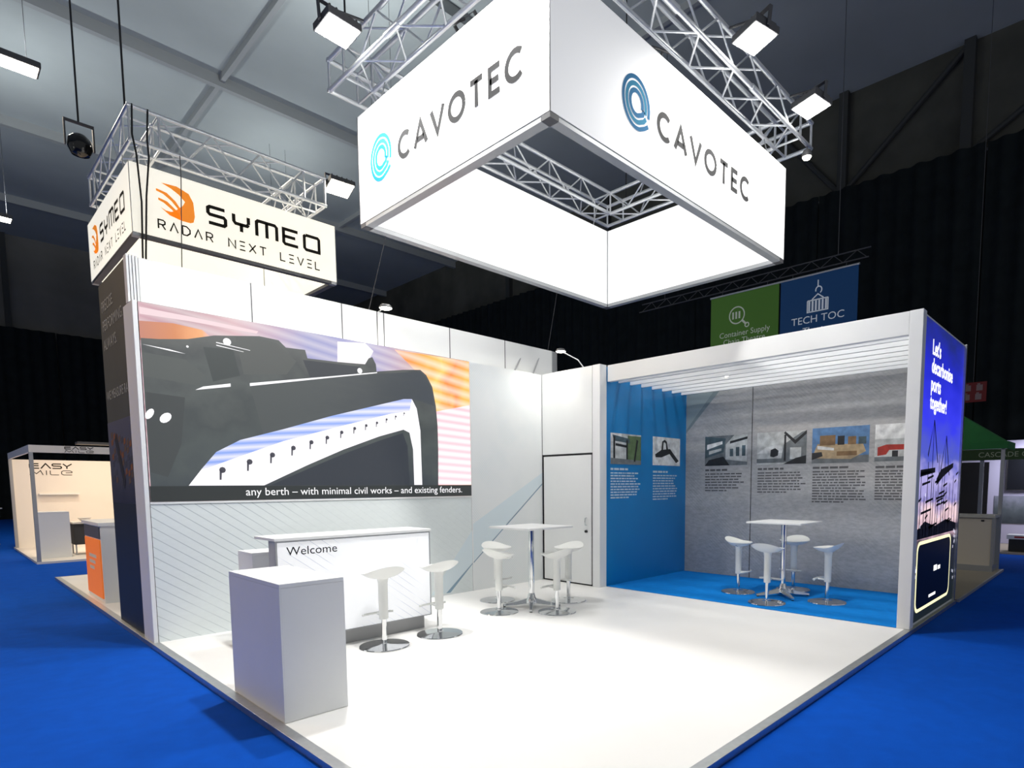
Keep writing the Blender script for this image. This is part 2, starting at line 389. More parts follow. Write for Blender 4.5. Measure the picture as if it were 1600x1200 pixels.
# tall plain wall behind it
wk = thing('wall_rear', 'taller plain white panel wall rising behind the screen', 'wall', (0,5.85,0), kind='structure')
B(.10,5.87,0, 6.17,5.95,H2-.01).build('wall_core', wallw, wk)
for a, b in ((.108,1.185),(1.195,2.285),(2.295,2.785),(2.80,2.885),(2.90,3.975),(3.985,5.065),(5.075,6.165)):
    B(a,5.85,0, b,5.87,H2).build('panel', wallw, wk)
for a in (1.185, 2.285, 2.785, 2.885, 3.975, 5.065): B(a-.001,5.848,0, a+.013,5.852,H2-.001).build('joint', lamp_body, wk)
for i in range(4): B(.0+.027*i,5.84,H1+.012, .019+.027*i,5.95,H2+.01).build('post_rib', white, wk)
B(.004,5.87,H1+.012, .10,5.94,H2).build('post_core', alug, wk)
B(6.17,5.85,0, 6.30,5.95,H2).build('end_post', alug, wk, bevel=.01)

# dark printed side wall of the neighbouring stand
ws = thing('wall_side', 'dark printed side panel facing the aisle at the left', 'wall', (.02,6.7,0), kind='structure')
B(.03,5.96,.0, .10,7.42,4.03).build('panel', dark_print, ws)
fx = .0275
B(.028,6.1,.0, .03,7.42,1.46).build('printed_base', navy_print, ws)
pp = picture('port_sky_print', [(0,(.03,.035,.06)),(.5,(.075,.085,.13)),(1,(.10,.105,.15))], 'z', 1.46, 2.45, screen=False, noise=.3, haxis='y')
MB().prism([(0,1.46),(1.4,1.46),(1.4,2.42),(0,2.42)], (fx,7.42,0), YR, ZU, .0025).build('printed_photo', pp, ws)
m = MB(); rnd = random.Random(3)
for i in range(9):
    for j in range(7):
        a = .15+.13*i+rnd.uniform(-.01,.01); z0 = 2.22-.085*j-.02*i
        if rnd.random() < .82 and z0 > 1.62: m.poly2([(a,z0),(a+.10,z0+.02),(a+.10,z0+.085),(a,z0+.065)], (fx-.0015,7.42,0), YR, ZU, rnd.choice((0,0,1,2)))
m.build('printed_containers', [mat('rust_print',(.20,.075,.03),.5), mat('brown_print',(.11,.07,.05),.5), mat('steel_print',(.05,.055,.08),.5)], ws)
m = MB(); m.poly2([(.35,2.2),(.45,2.28),(.78,1.72),(.70,1.62)], (fx-.003,7.42,0), YR, ZU); m.build('printed_crane', mat('dark_crane_print',(.02,.022,.03),.5), ws)
dull = mat('dull_grey_lettering', (.34,.36,.34), .6)
text_mb('PRECISE.\nPERFORMING.\nALWAYS.', .175, (fx-.002,7.30,3.70), YR, ZU, sx=.95, line=1.25).build('lettering', dull, ws)
text_mb('WE MEASURE RADAR', .15, (fx-.002,7.32,2.68), YR, ZU, sx=.95).build('lettering', dull, ws)

# wall with the store room door
wd = thing('wall_door', 'short white wall above and around the store door', 'wall', (XC,5.05,0), kind='structure')
B(XC+.02,YD+.02,0, XC+.11,YW+.02,H1).build('wall_core', gap_m, wd)
B(XC,4.586,2.165, XC+.02,YW-.004,H1+.002).build('panel', wallw, wd)
B(XC-.004,YD,0, XF+.003,4.574,H1+.006).build('end_post', white, wd, bevel=.005)
door = thing('door_1', 'flush white store room door outlined by a dark gap', 'door', (XC,5.14,0), kind='structure')
B(XC-.004,4.602,.026, XC+.018,YW-.034,2.132).build('door_leaf', wallw, door, bevel=.003)
m = MB(); m.path([(XC-.004,4.70,.995),(XC-.04,4.70,1.0),(XC-.045,4.70,1.05),(XC-.04,4.70,1.11),(XC-.004,4.70,1.115)], .010); m.build('pull_handle', chrome, door, smooth=True)
MB().tube((XC-.004,4.70,.895), (XC-.035,4.70,.895), .022, 16).build('lock', black, door, smooth=True)

# meeting room
wB = thing('wall_blue', 'bright blue side wall of the meeting room', 'wall', (7.1,YD,0), kind='structure')
B(XF+.004,YD,0, XB,YD+.06,H1-.02).build('panel', bluewall, wB)
wm = thing('wall_meeting', 'grey printed end wall of the meeting room', 'wall', (XB,2.2,0), kind='structure')
B(XB,3.108,0, XB+.06,YD+.06,H1).build('panel', print_room, wm)
B(XB,.13,0, XB+.06,3.092,H1).build('panel', print_room, wm)
B(XB+.02,3.092,0, XB+.05,3.108,H1-.01).build('joint', gap_m, wm)
m = MB(); m.poly2([(.004,2.62),(.60,3.30),(.82,3.50),(.004,3.50)], (XB-.0015,YD,0), YR, ZU); m.build('printed_wedge', mat('slate_teal_print',(.29,.35,.36),.5), wm)
m = MB(); m.poly2([(.004,2.60),(.004,2.66),(.72,3.50),(.86,3.50)], (XB-.003,YD,0), YR, ZU); m.build('printed_stripe', mat('slate_dark_print',(.20,.255,.265),.5), wm)
hd = thing('trim_1', 'white header beam across the meeting room opening', 'beam', (XF,2.2,3.27), kind='structure')
B(XF-.001,.137,3.272, XF+.09,YD-.02,H1).build('header_board', wallw, hd, bevel=.004)
pr = thing('trim_2', 'square white corner post of the meeting room', 'post', (XF,.07,0), kind='structure')
B(XF-.002,.0,.002, XF+.14,.136,H1+.003).build('post', wallw, pr, bevel=.005)
for i in range(7):
    x = XF+.30+.31*i
    sl = B(x,.137,3.29, x+.05,YD-.002,3.40).build('ceiling_slat', white)
    tag(sl, ['white ceiling slat directly behind the header beam','second white ceiling slat behind the header beam','third white ceiling slat behind the header beam','fourth white ceiling slat, midway between header and end wall','third white ceiling slat from the grey end wall','second white ceiling slat from the grey end wall','white ceiling slat nearest the grey end wall'][i], 'slat', 'ceiling slats of the meeting room')
# photos and captions printed on the room walls
sky = lambda n, a, b_, ax, lo, hi: picture(n, [(0,a),(1,b_)], ax, lo, hi, screen=False, noise=.5, nscale=6)
def mat_p(n, c_, r_): return mat(n, c_, r_, var=.28, vscale=9)
PM = dict(dk=mat_p('print_dark',(.015,.018,.022),.5), md=mat_p('print_mid',(.16,.18,.19),.5), lt=mat_p('print_light',(.52,.54,.53),.5), wh=mat_p('print_white',(.72,.73,.72),.5),
  bl=mat_p('print_blue',(.10,.22,.42),.5), gr=mat_p('print_green',(.10,.16,.07),.5), rd=mat_p('print_red',(.42,.03,.02),.5), br=mat_p('print_brown',(.22,.13,.06),.5), sl=mat_p('print_slate',(.06,.10,.12),.5), tn=mat_p('print_tan',(.45,.34,.20),.5))
PK = list(PM.values()); PI_ = {k: i for i, k in enumerate(PM)}
def photo(parent, o, r, w, h, bg, shapes):
    n = Vector(r).cross(Vector(ZU)); o = Vector(o)
    MB().prism([(0,0),(w,0),(w,h),(0,h)], o+n*.003, r, ZU, .0028).build('printed_photo', bg, parent)
    m = MB()
    for i, (k, pts) in enumerate(shapes): m.poly2([(a*w, b*h) for a, b in pts], o+n*(.0035+.0003*i), r, ZU, PI_[k])
    m.build('photo_motif', PK, parent)
def rect(a, b, c_, d): return [(a,b),(c_,b),(c_,d),(a,d)]
def caption(parent, o, r, w, h, lines, m_, seed):
    n = Vector(r).cross(Vector(ZU)); o = Vector(o)+n*.002; rn = random.Random(seed); st = h/(lines+1); head = MB(); body = MB()
    x = 0
    while x < w*.55: l = rn.uniform(.06,.14); head.poly2(rect(x,h-.042,x+l,h-.008), o, r, ZU); x += l+.02
    for i in range(lines):
        x = 0; z = h-.055-st*(i+1)*.93; wl_ = w*rn.uniform(.84,1.) if i < lines-1 else w*.6
        while x < wl_-.03:
            l = min(rn.uniform(.03,.13), wl_-x); body.poly2(rect(x,z,x+l,z+.021), o, r, ZU); x += l+.016
    head.build('caption_heading', m_, parent); body.build('caption_lines', m_, parent)
tw, tk = mat('white_caption',(.55,.66,.74),.5), mat('dark_caption',(.10,.10,.105),.5)
# blue wall
photo(wB, (6.04,YD,1.985), XR, .82, .50, PM['lt'], [('gr',rect(.55,.1,1,.95)),('wh',rect(0,.72,.35,1)),('sl',[(.05,.95),(.6,.85),(.62,.7),(.1,.75)]),('dk',rect(.08,.15,.14,.9)),('dk',rect(.5,.15,.55,.8)),('md',[(0,0),(1,0),(1,.14),(0,.2)]),('dk',[(.75,.1),(.8,.1),(.9,.8),(.85,.85)]),('dk',[(.15,.6),(.5,.55),(.5,.63),(.15,.68)])])
photo(wB, (7.21,YD,1.99), XR, .87, .50, PM['wh'], [('dk',[(.08,.38),(.3,.55),(.62,.6),(.95,.18),(.85,.1),(.6,.42),(.3,.28),(.1,.28)]),('dk',[(.3,.5),(.33,.85),(.42,.92),(.5,.85),(.55,.55),(.48,.55),(.46,.78),(.41,.83),(.38,.8),(.36,.55)])])
caption(wB, (6.04,YD,1.40), XR, .81, .53, 10, tw, 1); caption(wB, (7.22,YD,1.35), XR, .78, .55, 10, tw, 2)
# end wall
photo(wm, (XB,4.01,1.985), YR, .83, .53, PM['md'], [('sl',[(0,.25),(.45,.45),(.5,.9),(0,1)]),('wh',[(.05,.55),(.42,.72),(.42,.82),(.05,.72)]),('lt',[(.1,.38),(.4,.5),(.4,.58),(.1,.5)]),('lt',[(.5,.2),(1,.1),(1,1),(.7,1),(.5,.7)]),('dk',[(0,0),(.6,0),(.45,.3),(.1,.2)]),('sl',rect(.6,.3,.68,.55)),('sl',rect(.74,.3,.82,.6)),('sl',rect(.88,.3,.96,.65)),('dk',[(.6,.72),(1,.85),(1,.93),(.6,.8)])])
photo(wm, (XB,3.00,1.98), YR, .85, .54, PM['lt'], [('wh',[(0,.35),(.55,.35),(.5,.6),(.2,.55)]),('md',[(.5,.05),(1,.05),(1,1),(.9,.95),(.55,.6)]),('dk',[(.55,.95),(.78,.6),(1,.9),(1,1),(.78,.72),(.58,1)]),('dk',rect(.56,.1,.6,.9)),('lt',rect(.68,.15,.9,.5)),('dk',[(.28,.25),(.35,.22),(.44,.27),(.45,.42),(.38,.5),(.29,.45)]),('dk',[(.55,0),(1,0),(1,.25),(.8,.18)]),('md',rect(0,.05,.55,.18))])
photo(wm, (XB,2.06,1.975), YR, .86, .56, PM['bl'], [('md',rect(0,.0,1,.2)),('tn',[(0,.15),(.7,.1),(.95,.3),(.9,.5),(.1,.55)]),('br',rect(.14,.5,.42,.78)),('dk',rect(.46,.5,.58,.75)),('br',rect(.64,.5,.78,.72)),('sl',rect(.82,.5,.95,.7)),('dk',[(0,.1),(.2,.2),(.18,.32),(0,.3)]),('wh',[(.1,.4),(.4,.35),(.4,.42),(.1,.5)]),('br',[(.45,.2),(.8,.2),(.8,.32),(.45,.32)])])
photo(wm, (XB,1.12,1.98), YR, .80, .55, PM['lt'], [('wh',rect(0,.6,1,1)),('md',rect(0,0,1,.12)),('rd',[(.05,.15),(.2,.18),(.25,.3),(.95,.3),(.95,.42),(.2,.45),(.05,.38)]),('dk',rect(.3,.12,.4,.28)),('dk',rect(.65,.12,.75,.28))])
for y, z, w_, h, n_, sd in ((4.0,1.50,.78,.43,7,3),(2.98,1.48,.85,.45,8,4),(2.04,1.32,.82,.61,12,5),(1.10,1.38,.78,.54,11,6)): caption(wm, (XB,y,z), YR, w_, h, n_, tk, sd)
# ------------------------------------------------------------------ backlit aisle wall at the right (light box)
lb = thing('lightbox_wall', 'tall backlit picture wall showing harbour cranes under deep blue sky', 'light box', (7.1,.0,0))
B(XF+.142,.03,.002, XB+.005,.125,H1).build('casing', wallw, lb)
LB = picture('harbour_picture', [(0,(.004,.008,.004)),(.26,(.012,.012,.02)),(.31,(.45,.30,.36)),(.36,(.80,.58,.62)),(.42,(.22,.20,.48)),(.48,(.40,.36,.66)),(.56,(.07,.09,.45)),(.70,(.03,.035,.72)),(.86,(.012,.018,.50)),(1,(.01,.018,.16))], 'z', .0, 3.5, es=1.0, noise=.20, nscale=2.2, nstretch=(.7,1,2.2))
MB().prism([(XF+.155,.03),(XB-.03,.03),(XB-.03,3.50),(XF+.155,3.50)], (0,.024,0), XR, ZU, .006).build('picture', LB, lb)
B(XB-.03,.0,.002, XB+.03,.03,3.525).build('edge_profile', alu, lb)
B(XF+.141,.01,.002, XF+.155,.03,3.52).build('edge_profile', black, lb)
m = MB(); rn = random.Random(11); o_ = (0,.0225,0)
def mast(x, z0, z1, w=.03): m.poly2([(x-w/2,z0),(x+w/2,z0),(x+w/3,z1),(x-w/3,z1)], o_, XR, ZU)
for x, z1 in ((6.25,1.75),(6.42,1.5),(6.55,1.9),(6.75,2.4),(6.85,1.7),(7.0,1.55),(7.1,2.0),(7.3,1.75),(7.42,2.25),(7.55,1.6),(7.75,1.65),(7.95,1.75),(8.1,1.5)): mast(x, 1.0, z1, .035)
for i in range(22):
    x = rn.uniform(6.12,8.1); z = rn.uniform(1.05,1.75); l = rn.uniform(.12,.5); m.poly2([(x,z),(min(x+l,8.24),z+.04),(min(x+l,8.24),z+.065),(x,z+.03)], o_, XR, ZU)
m.poly2([(7.0,1.62),(7.3,1.72),(7.9,1.86),(7.9,1.92),(7.2,1.82),(6.98,1.70)], o_, XR, ZU)
m.poly2([(6.2,1.72),(6.9,1.78),(6.9,1.84),(6.2,1.80)], o_, XR, ZU)
for a, b in ((6.75,2.4),(7.42,2.25)):
    m.poly2([(a-.02,b),(a+.02,b),(a+.28,b-.5),(a+.24,b-.5)], o_, XR, ZU); m.poly2([(a-.02,b-.05),(a,b),(a-.22,b-.45),(a-.25,b-.42)], o_, XR, ZU)
m.poly2([(6.1,1.0),(8.25,1.0),(8.25,1.1),(7.6,1.18),(7.0,1.12),(6.5,1.2),(6.1,1.1)], o_, XR, ZU)
m.build('picture_cranes', mat('crane_silhouette',(.012,.012,.02),.4), lb)
m = MB()
for i in range(34):
    x = rn.choice((rn.uniform(6.11,6.2), rn.uniform(8.1,8.22), rn.uniform(6.1,8.2))); z = rn.uniform(.08,1.0) if x < 6.22 or x > 8.08 else rn.uniform(1.08,1.5)
    m.poly2(rect(x,z,x+.025,z+.04), (0,.0222,0), XR, ZU)
m.build('picture_lights', mat('picture_speckle',(.4,.4,.4),.5,emit=(.75,.75,.9),es=.8), lb)
rim = MB().prism(rrect(1.78,.84,.12,6.2,.13), (0,.0215,0), XR, ZU, .0008).build('picture_rim', mat('picture_rim_glow',(.5,.5,.3),.5,emit=(1,.95,.55),es=.95), lb)
MB().prism(rrect(1.70,.76,.10,6.24,.17), (0,.0205,0), XR, ZU, .0008).build('picture_device', mat('picture_device_black',(.006,.007,.01),.35), lb)
glow = mat('picture_white_glow',(.6,.6,.6),.5,emit=(1,1,1),es=1.05)
m = MB(); m.poly2(rect(7.05,.55,7.22,.62), (0,.0195,0), XR, ZU); m.poly2(rect(7.26,.55,7.40,.60), (0,.0195,0), XR, ZU); m.poly2(rect(6.85,.24,7.2,.275), (0,.0195,0), XR, ZU); m.build('picture_marks', glow, lb)
text_mb("Let's\ndecarbonise\nports\ntogether!", .235, (6.50,.022,3.14), XR, ZU, sx=.96, line=.88, bold=.006).build('lettering', glow, lb)

# ------------------------------------------------------------------ big LED screen
sc = thing('led_screen', 'huge video screen on the white wall showing a dark mooring machine', 'screen', (2.13,YW,1.49))
B(.05,YW-.004,1.490, 4.226,YW+.018,H1-.002).build('cabinet', black, sc)
bgL = picture('screen_sky', [(0,(.72,.42,.48)),(.10,(.55,.30,.36)),(.22,(.80,.52,.56)),(.33,(.62,.44,.58)),(.42,(.40,.40,.70)),(.62,(.42,.42,.75)),(.72,(.66,.45,.55)),(.80,(.78,.42,.35)),(1,(.95,.45,.15))], 'x', .0, 4.2, es=.72, stripes=.42, ssp=.115, sslope=.16, noise=.10, nscale=2)
MB().prism([(.05,1.49),(4.226,1.49),(4.226,H1-.004),(.05,H1-.004)], (0,YW-.006,0), XR, ZU, .002).build('image_sky', bgL, sc)
m = MB(); m.poly2([(.05,3.14),(.05,3.33),(.35,3.36),(.62,3.34),(.72,3.27),(.66,3.20),(.3,3.15)], (0,YW-.0065,0), XR, ZU); m.build('image_glow', picture('screen_ember', [(0,(.50,.20,.14)),(.45,(.62,.22,.08)),(.8,(.85,.38,.15)),(1,(.62,.55,.75))], 'x', .05, .75, es=.9, noise=.3, nscale=4), sc)
m = MB(); m.poly2([(2.96,3.50),(4.224,3.519),(4.224,2.87),(3.60,2.72),(3.50,3.1)], (0,YW-.0068,0), XR, ZU)
m.build('image_flame', picture('screen_flame', [(0,(.85,.18,.02)),(.4,(1,.34,.03)),(.62,(1,.55,.10)),(.8,(.95,.22,.02)),(1,(1,.45,.06))], 'x', 2.9, 4.2, es=1., stripes=.45, ssp=.15, sslope=.14, noise=.7, nscale=2.2), sc)
m = MB(); m.poly2([(3.55,1.66),(4.224,1.66),(4.224,2.87),(3.60,2.72)], (0,YW-.0069,0), XR, ZU)
m.build('image_pink', picture('screen_pink', [(0,(.95,.55,.62)),(1,(.92,.48,.55))], 'z', 1.6, 2.9, es=1., stripes=.9, ssp=.105, sslope=.05), sc)
m = MB(); m.poly2([(2.139,3.218),(2.517,3.242),(2.588,3.329),(2.644,3.431),(2.527,3.515),(2.149,3.473)], (0,YW-.0071,0), XR, ZU); m.build('image_cloud', mat('screen_cloud',(.03,.03,.03),.4,emit=(.93,.86,.88),es=.95), sc)
sil = [(.055,3.159),(.211,3.174),(.474,3.218),(.732,3.301),(1.209,3.376),(1.423,3.366),(1.503,3.295),(1.732,3.303),(1.757,3.207),(2.139,3.218),(2.517,3.242),(2.571,3.327),(2.624,3.35),(2.673,3.263),(2.68,3.17),(3.089,3.247),(3.36,3.283),(3.458,3.222),(3.555,3.065),(3.609,2.797),(3.63,2.522),(3.633,2.175),(3.619,1.64),(.06,1.64)]
m = MB(); m.poly2(sil, (0,YW-.0075,0), XR, ZU)
m.build('image_machine', picture('screen_machine', [(0,(.030,.040,.050)),(.3,(.058,.072,.072)),(.5,(.042,.052,.054)),(.7,(.072,.084,.082)),(.85,(.05,.058,.06)),(1,(.085,.092,.09))], 'z', 1.6, 3.3, es=.85, noise=.9, nscale=2.4), sc)
m = MB(); m.poly2([(1.079,2.80),(1.9,2.975),(2.686,3.14),(3.36,3.26),(3.44,3.20),(3.53,3.05),(3.58,2.8),(3.30,2.85),(3.211,2.86),(3.077,2.847),(2.033,2.533),(1.432,2.329),(1.20,2.255)], (0,YW-.0078,0), XR, ZU)
m.build('image_boom', picture('screen_boom', [(0,(.058,.068,.069)),(.35,(.056,.066,.069)),(.6,(.048,.057,.064)),(1,(.040,.050,.064))], 'x', 1.0, 3.5, es=.85, noise=.5, nscale=3, nstretch=(1,1,6)), sc)
def shade(name, pts, c_, d_): m = MB(); m.poly2(pts, (0,YW-d_,0), XR, ZU); m.build('image_machine_part', mat(name,(.02,.02,.02),.4,emit=c_,es=.85), sc)
shade('screen_grey_a', [(.06,3.02),(.45,3.0),(.62,2.86),(.55,2.74),(.06,2.78)], (.085,.095,.092), .0076)
shade('screen_grey_b', [(.95,3.33),(1.20,3.35),(1.40,3.33),(1.62,3.15),(1.50,2.98),(1.02,2.92)], (.088,.095,.092), .00761)
shade('screen_grey_c', [(.62,3.16),(.92,3.18),(.98,2.90),(.70,2.80)], (.045,.055,.055), .00762)
shade('screen_grey_d', [(1.70,3.18),(2.45,3.20),(2.38,3.08),(1.78,2.98)], (.040,.046,.056), .00763)
shade('screen_grey_e', [(.07,2.62),(.42,2.60),(.36,2.10),(.22,1.75),(.07,1.80)], (.048,.055,.056), .00764)
shade('screen_grey_f', [(1.25,1.66),(1.75,1.88),(2.2,2.07),(2.7,2.26),(3.05,2.38),(3.12,2.2),(3.14,1.66)], (.024,.031,.044), .00765)
shade('screen_rose_a', [(.06,3.40),(.50,3.41),(1.18,3.40),(1.20,3.43),(.5,3.46),(.06,3.47)], (.86,.66,.69), .0066)
m = MB(); m.poly2([(.406,1.66),(.541,1.843),(.692,2.031),(.946,2.176),(1.432,2.329),(2.033,2.533),(3.077,2.847),(3.211,2.86),(3.285,2.734),(3.335,2.434),(3.344,1.66),(3.213,1.66),(3.208,2.158),(3.157,2.39),(3.063,2.427),(2.692,2.314),(2.176,2.117),(1.702,1.907),(1.183,1.66)], (0,YW-.0082,0), XR, ZU)
m.build('image_fender', mat('screen_fender',(.03,.03,.03),.4,emit=(.95,.92,.96),es=1.), sc)
m = MB(); m.poly2([(.541,1.843),(.692,2.031),(.946,2.176),(1.432,2.329),(2.033,2.533),(3.077,2.847),(3.211,2.86),(3.167,2.69),(2.884,2.633),(2.188,2.424),(1.426,2.187),(.886,1.971),(.612,1.858)], (0,YW-.0086,0), XR, ZU)
m.build('image_stripes', picture('screen_blue', [(0,(.18,.30,.72)),(.7,(.22,.34,.78)),(1,(.35,.42,.80))], 'x', .5, 3.2, es=1., stripes=.6, ssp=.095, sslope=-.1), sc)
spots = [(.746,1.793),(1.035,1.893),(1.292,1.983),(1.54,2.077),(1.763,2.159),(1.968,2.229),(2.161,2.309),(2.34,2.372),(2.504,2.423),(2.662,2.472),(2.807,2.53),(2.948,2.583),(3.081,2.64)]
bolt_m = mat('screen_bolt',(.02,.02,.02),.4,emit=(.06,.06,.08),es=.8)
for i, (a, b) in enumerate(spots):
    m = MB(); k = 1-.055*i; m.poly2([(a+.035*k*math.cos(t*PI/4), b+.04*k+.035*k*math.sin(t*PI/4)) for t in range(8)], (0,YW-.009,0), XR, ZU); m.poly2([(a-.035*k,b-.07*k),(a-.015*k,b-.07*k),(a-.005*k,b+.04*k),(a-.03*k,b+.05*k)], (0,YW-.009,0), XR, ZU); m.build('image_bolt', bolt_m, sc)
hl = mat('screen_highlight',(.03,.03,.03),.4,emit=(.95,.94,.96),es=1.)
for a, b, rx, rz in ((.862,3.255,.042,.04),(2.439,3.148,.035,.035),(.09,2.40,.035,.055),(.23,2.37,.05,.055),(.47,3.14,.012,.012)):
    m = MB(); m.poly2([(a+rx*math.cos(t*PI/6)+(.4*rz*math.sin(t*PI/6) if a < .4 else 0), b+rz*math.sin(t*PI/6)) for t in range(12)], (0,YW-.0088,0), XR, ZU); m.build('image_highlight', hl, sc)
for q in ([(.52,2.690),(.875,2.765),(.875,2.80),(.60,2.735)], [(1.079,2.795),(2.0,3.0),(2.0,3.018),(1.079,2.828)], [(2.0,3.0),(2.686,3.150),(2.686,3.163),(2.0,3.018)], [(.751,3.195),(1.03,3.168),(1.03,3.172),(.751,3.205)], [(.751,3.225),(1.10,3.195),(1.10,3.20),(.751,3.235)], [(.06,3.10),(.30,3.07),(.45,3.06),(.30,3.085)]):
    m = MB(); m.poly2(q, (0,YW-.0088,0), XR, ZU); m.build('image_highlight', hl, sc)
MB().prism([(.05,1.491),(4.226,1.491),(4.226,1.655),(.05,1.655)], (0,YW-.0095,0), XR, ZU, .001).build('subtitle_bar', mat('screen_black',(.01,.01,.01),.4,emit=(.022,.026,.026),es=1.), sc)
words(text_mb('any berth \u2013 with minimal civil works \u2013 and existing fenders.', .128, (.975,YW-.0105,1.545), XR, ZU, sx=1.), XR, .022, 'subtitle_word', hl, sc)

# ------------------------------------------------------------------ hanging signs
def frame_sign(name, label, x0, y0, x1, y1, zb, zt, th, fabric, rail, corner):
    t = thing(name, label, 'sign', ((x0+x1)/2, (y0+y1)/2, zb))
    rh = .045
    z0, z1 = zb+rh, zt-.01
    B(x0,y0,z0, x1,y0+th,z1).build('fabric_panel', fabric, t); B(x0,y1-th,z0, x1,y1,z1).build('fabric_panel', fabric, t)
    B(x0,y0+th+.002,z0, x0+th,y1-th-.002,z1).build('fabric_panel', fabric, t); B(x1-th,y0+th+.002,z0, x1,y1-th-.002,z1).build('fabric_panel', fabric, t)
    for a in ((x0+th,y0,x1-th,y0+th),(x0+th,y1-th,x1-th,y1),(x0,y0+th,x0+th,y1-th),(x1-th,y0+th,x1,y1-th)):
        B(a[0]+.004,a[1]+.004,zb, a[2]-.004,a[3]-.004,z0).build('bottom_rail', rail, t)
    for cx, cy in ((x0,y0),(x1-th,y0),(x0,y1-th),(x1-th,y1-th)): B(cx+.002,cy+.002,zb-.002, cx+th-.002,cy+th-.002,z0-.001).build('corner_block', corner, t)
    # slim seams where the sheets meet
    for cx, cy in ((x0-.004,y0-.004),(x1-.004,y0-.004),(x0-.004,y1-.004)): B(cx,cy,z0-.01, cx+.008,cy+.008,z1).build('corner_seam', corner, t)
    B(x1-th-.012,y1-th-.012,z0, x1-th,y1-th,z1).build('corner_seam', alug, t)
    return t
SX0, SY0, SX1, SY1, SZB, SZT = 1.972, 1.729, 6.2825, 4.703, 4.511, 5.693
sg = frame_sign('hanging_sign', 'large white rectangular hanging sign with grey capitals and blue ring emblem', SX0, SY0, SX1, SY1, SZB, SZT, .10, sign_lit, alug, lamp_body)
def ring_emblem(parent, o, r, k):
    mats_ = [cyan, cyan2, cyan]; n = Vector(r).cross(Vector(ZU))
    for i, rr in enumerate((1., .74, .48)):
        m = MB(); pts = arc(0, 0, rr*.90, rr, -18, 285, 40)
        e = pts[-1]; pts += [(e[0]+.35,e[1]+.16), (e[0]+.62-.1*i,e[1]+.34)]
        stroke(m, [(a*k, b*k) for a, b in pts], (.185 if i else .17)*k, Vector(o)+n*.003, r, ZU); m.build('emblem_ring', mats_[i], parent)
ring_emblem(sg, (SX0,4.235,5.10), YR, .215)
lettering('CAVOTEC', GEO, 1.86, .235, .050, .075, (SX0-.003,3.885,4.945), YR, ZU).build('lettering', ink, sg)
ring_emblem(sg, (3.085,SY0,5.09), XR, .215)
lettering('CAVOTEC', GEO, 1.86, .235, .050, .075, (3.43,SY0-.003,4.945), XR, ZU).build('lettering', ink, sg)
m = MB(); stroke(m, arc(0,0,.012,.012,0,360,10), .004, (SX0-.003,1.985,5.17), YR, ZU); m.build('registered_mark', ink, sg)
m = MB(); stroke(m, arc(0,0,.012,.012,0,360,10), .004, (5.32,SY0-.003,5.17), XR, ZU); m.build('registered_mark', ink, sg)

QX0, QY0, QX1, QY1, QZB, QZT = .4956, 7.813, 3.217, 10.60, 4.884, 5.801
sq = frame_sign('hanging_sign', 'smaller cream backlit hanging sign with orange wave emblem', QX0, QY0, QX1, QY1, QZB, QZT, .09, sign_warm, lamp_body, alug)
def wave_emblem(parent, o, r, sx):
    o = Vector(o)+Vector(r).cross(Vector(ZU))*.003; m = MB()
    m.poly2([(.06*sx,.42),(.24*sx,.43),(.38*sx,.38),(.43*sx,.28),(.44*sx,.10),(.42*sx,.02),(.38*sx,0),(.28*sx,.0),(.12*sx,.06),(.20*sx,.10),(.30*sx,.20),(.33*sx,.26),(.26*sx,.33),(.17*sx,.38)], o, r, ZU)
    for y0, dx in ((.33,.0),(.22,.02)):
        m.poly2([(dx*sx,y0),(.12*sx,y0-.02),(.22*sx,y0-.10),(.28*sx,y0-.19),(.25*sx,y0-.20),(.17*sx,y0-.11),(.08*sx,y0-.05),(dx*sx,y0-.03)], o, r, ZU)
    m.poly2([(.03*sx,.11),(.14*sx,.03),(.28*sx,0),(.20*sx,.08),(.10*sx,.08)], o, r, ZU)
    m.build('emblem', orange_ink, parent)
for o_, r_ in (((QX0,QY0,0), XR), ((QX0,QY1,0), YR)):
    R3 = Vector(r_); n3 = R3.cross(Vector(ZU)); base = Vector(o_)
    wave_emblem(sq, base+R3*.285+Vector((0,0,5.22)), r_, 1.)
    lettering('SYMEO', TEC, 1.56, .215, .046, .10, base+R3*.89+n3*.003+Vector((0,0,5.305)), r_, ZU).build('lettering', ink_w, sq)
    words(lettering('RADAR NEXT LEVEL', SPC, 2.16, .115, .018, .055, base+R3*.29+n3*.003+Vector((0,0,5.045)), r_, ZU), r_, .12, 'tagline_word', ink_w, sq)

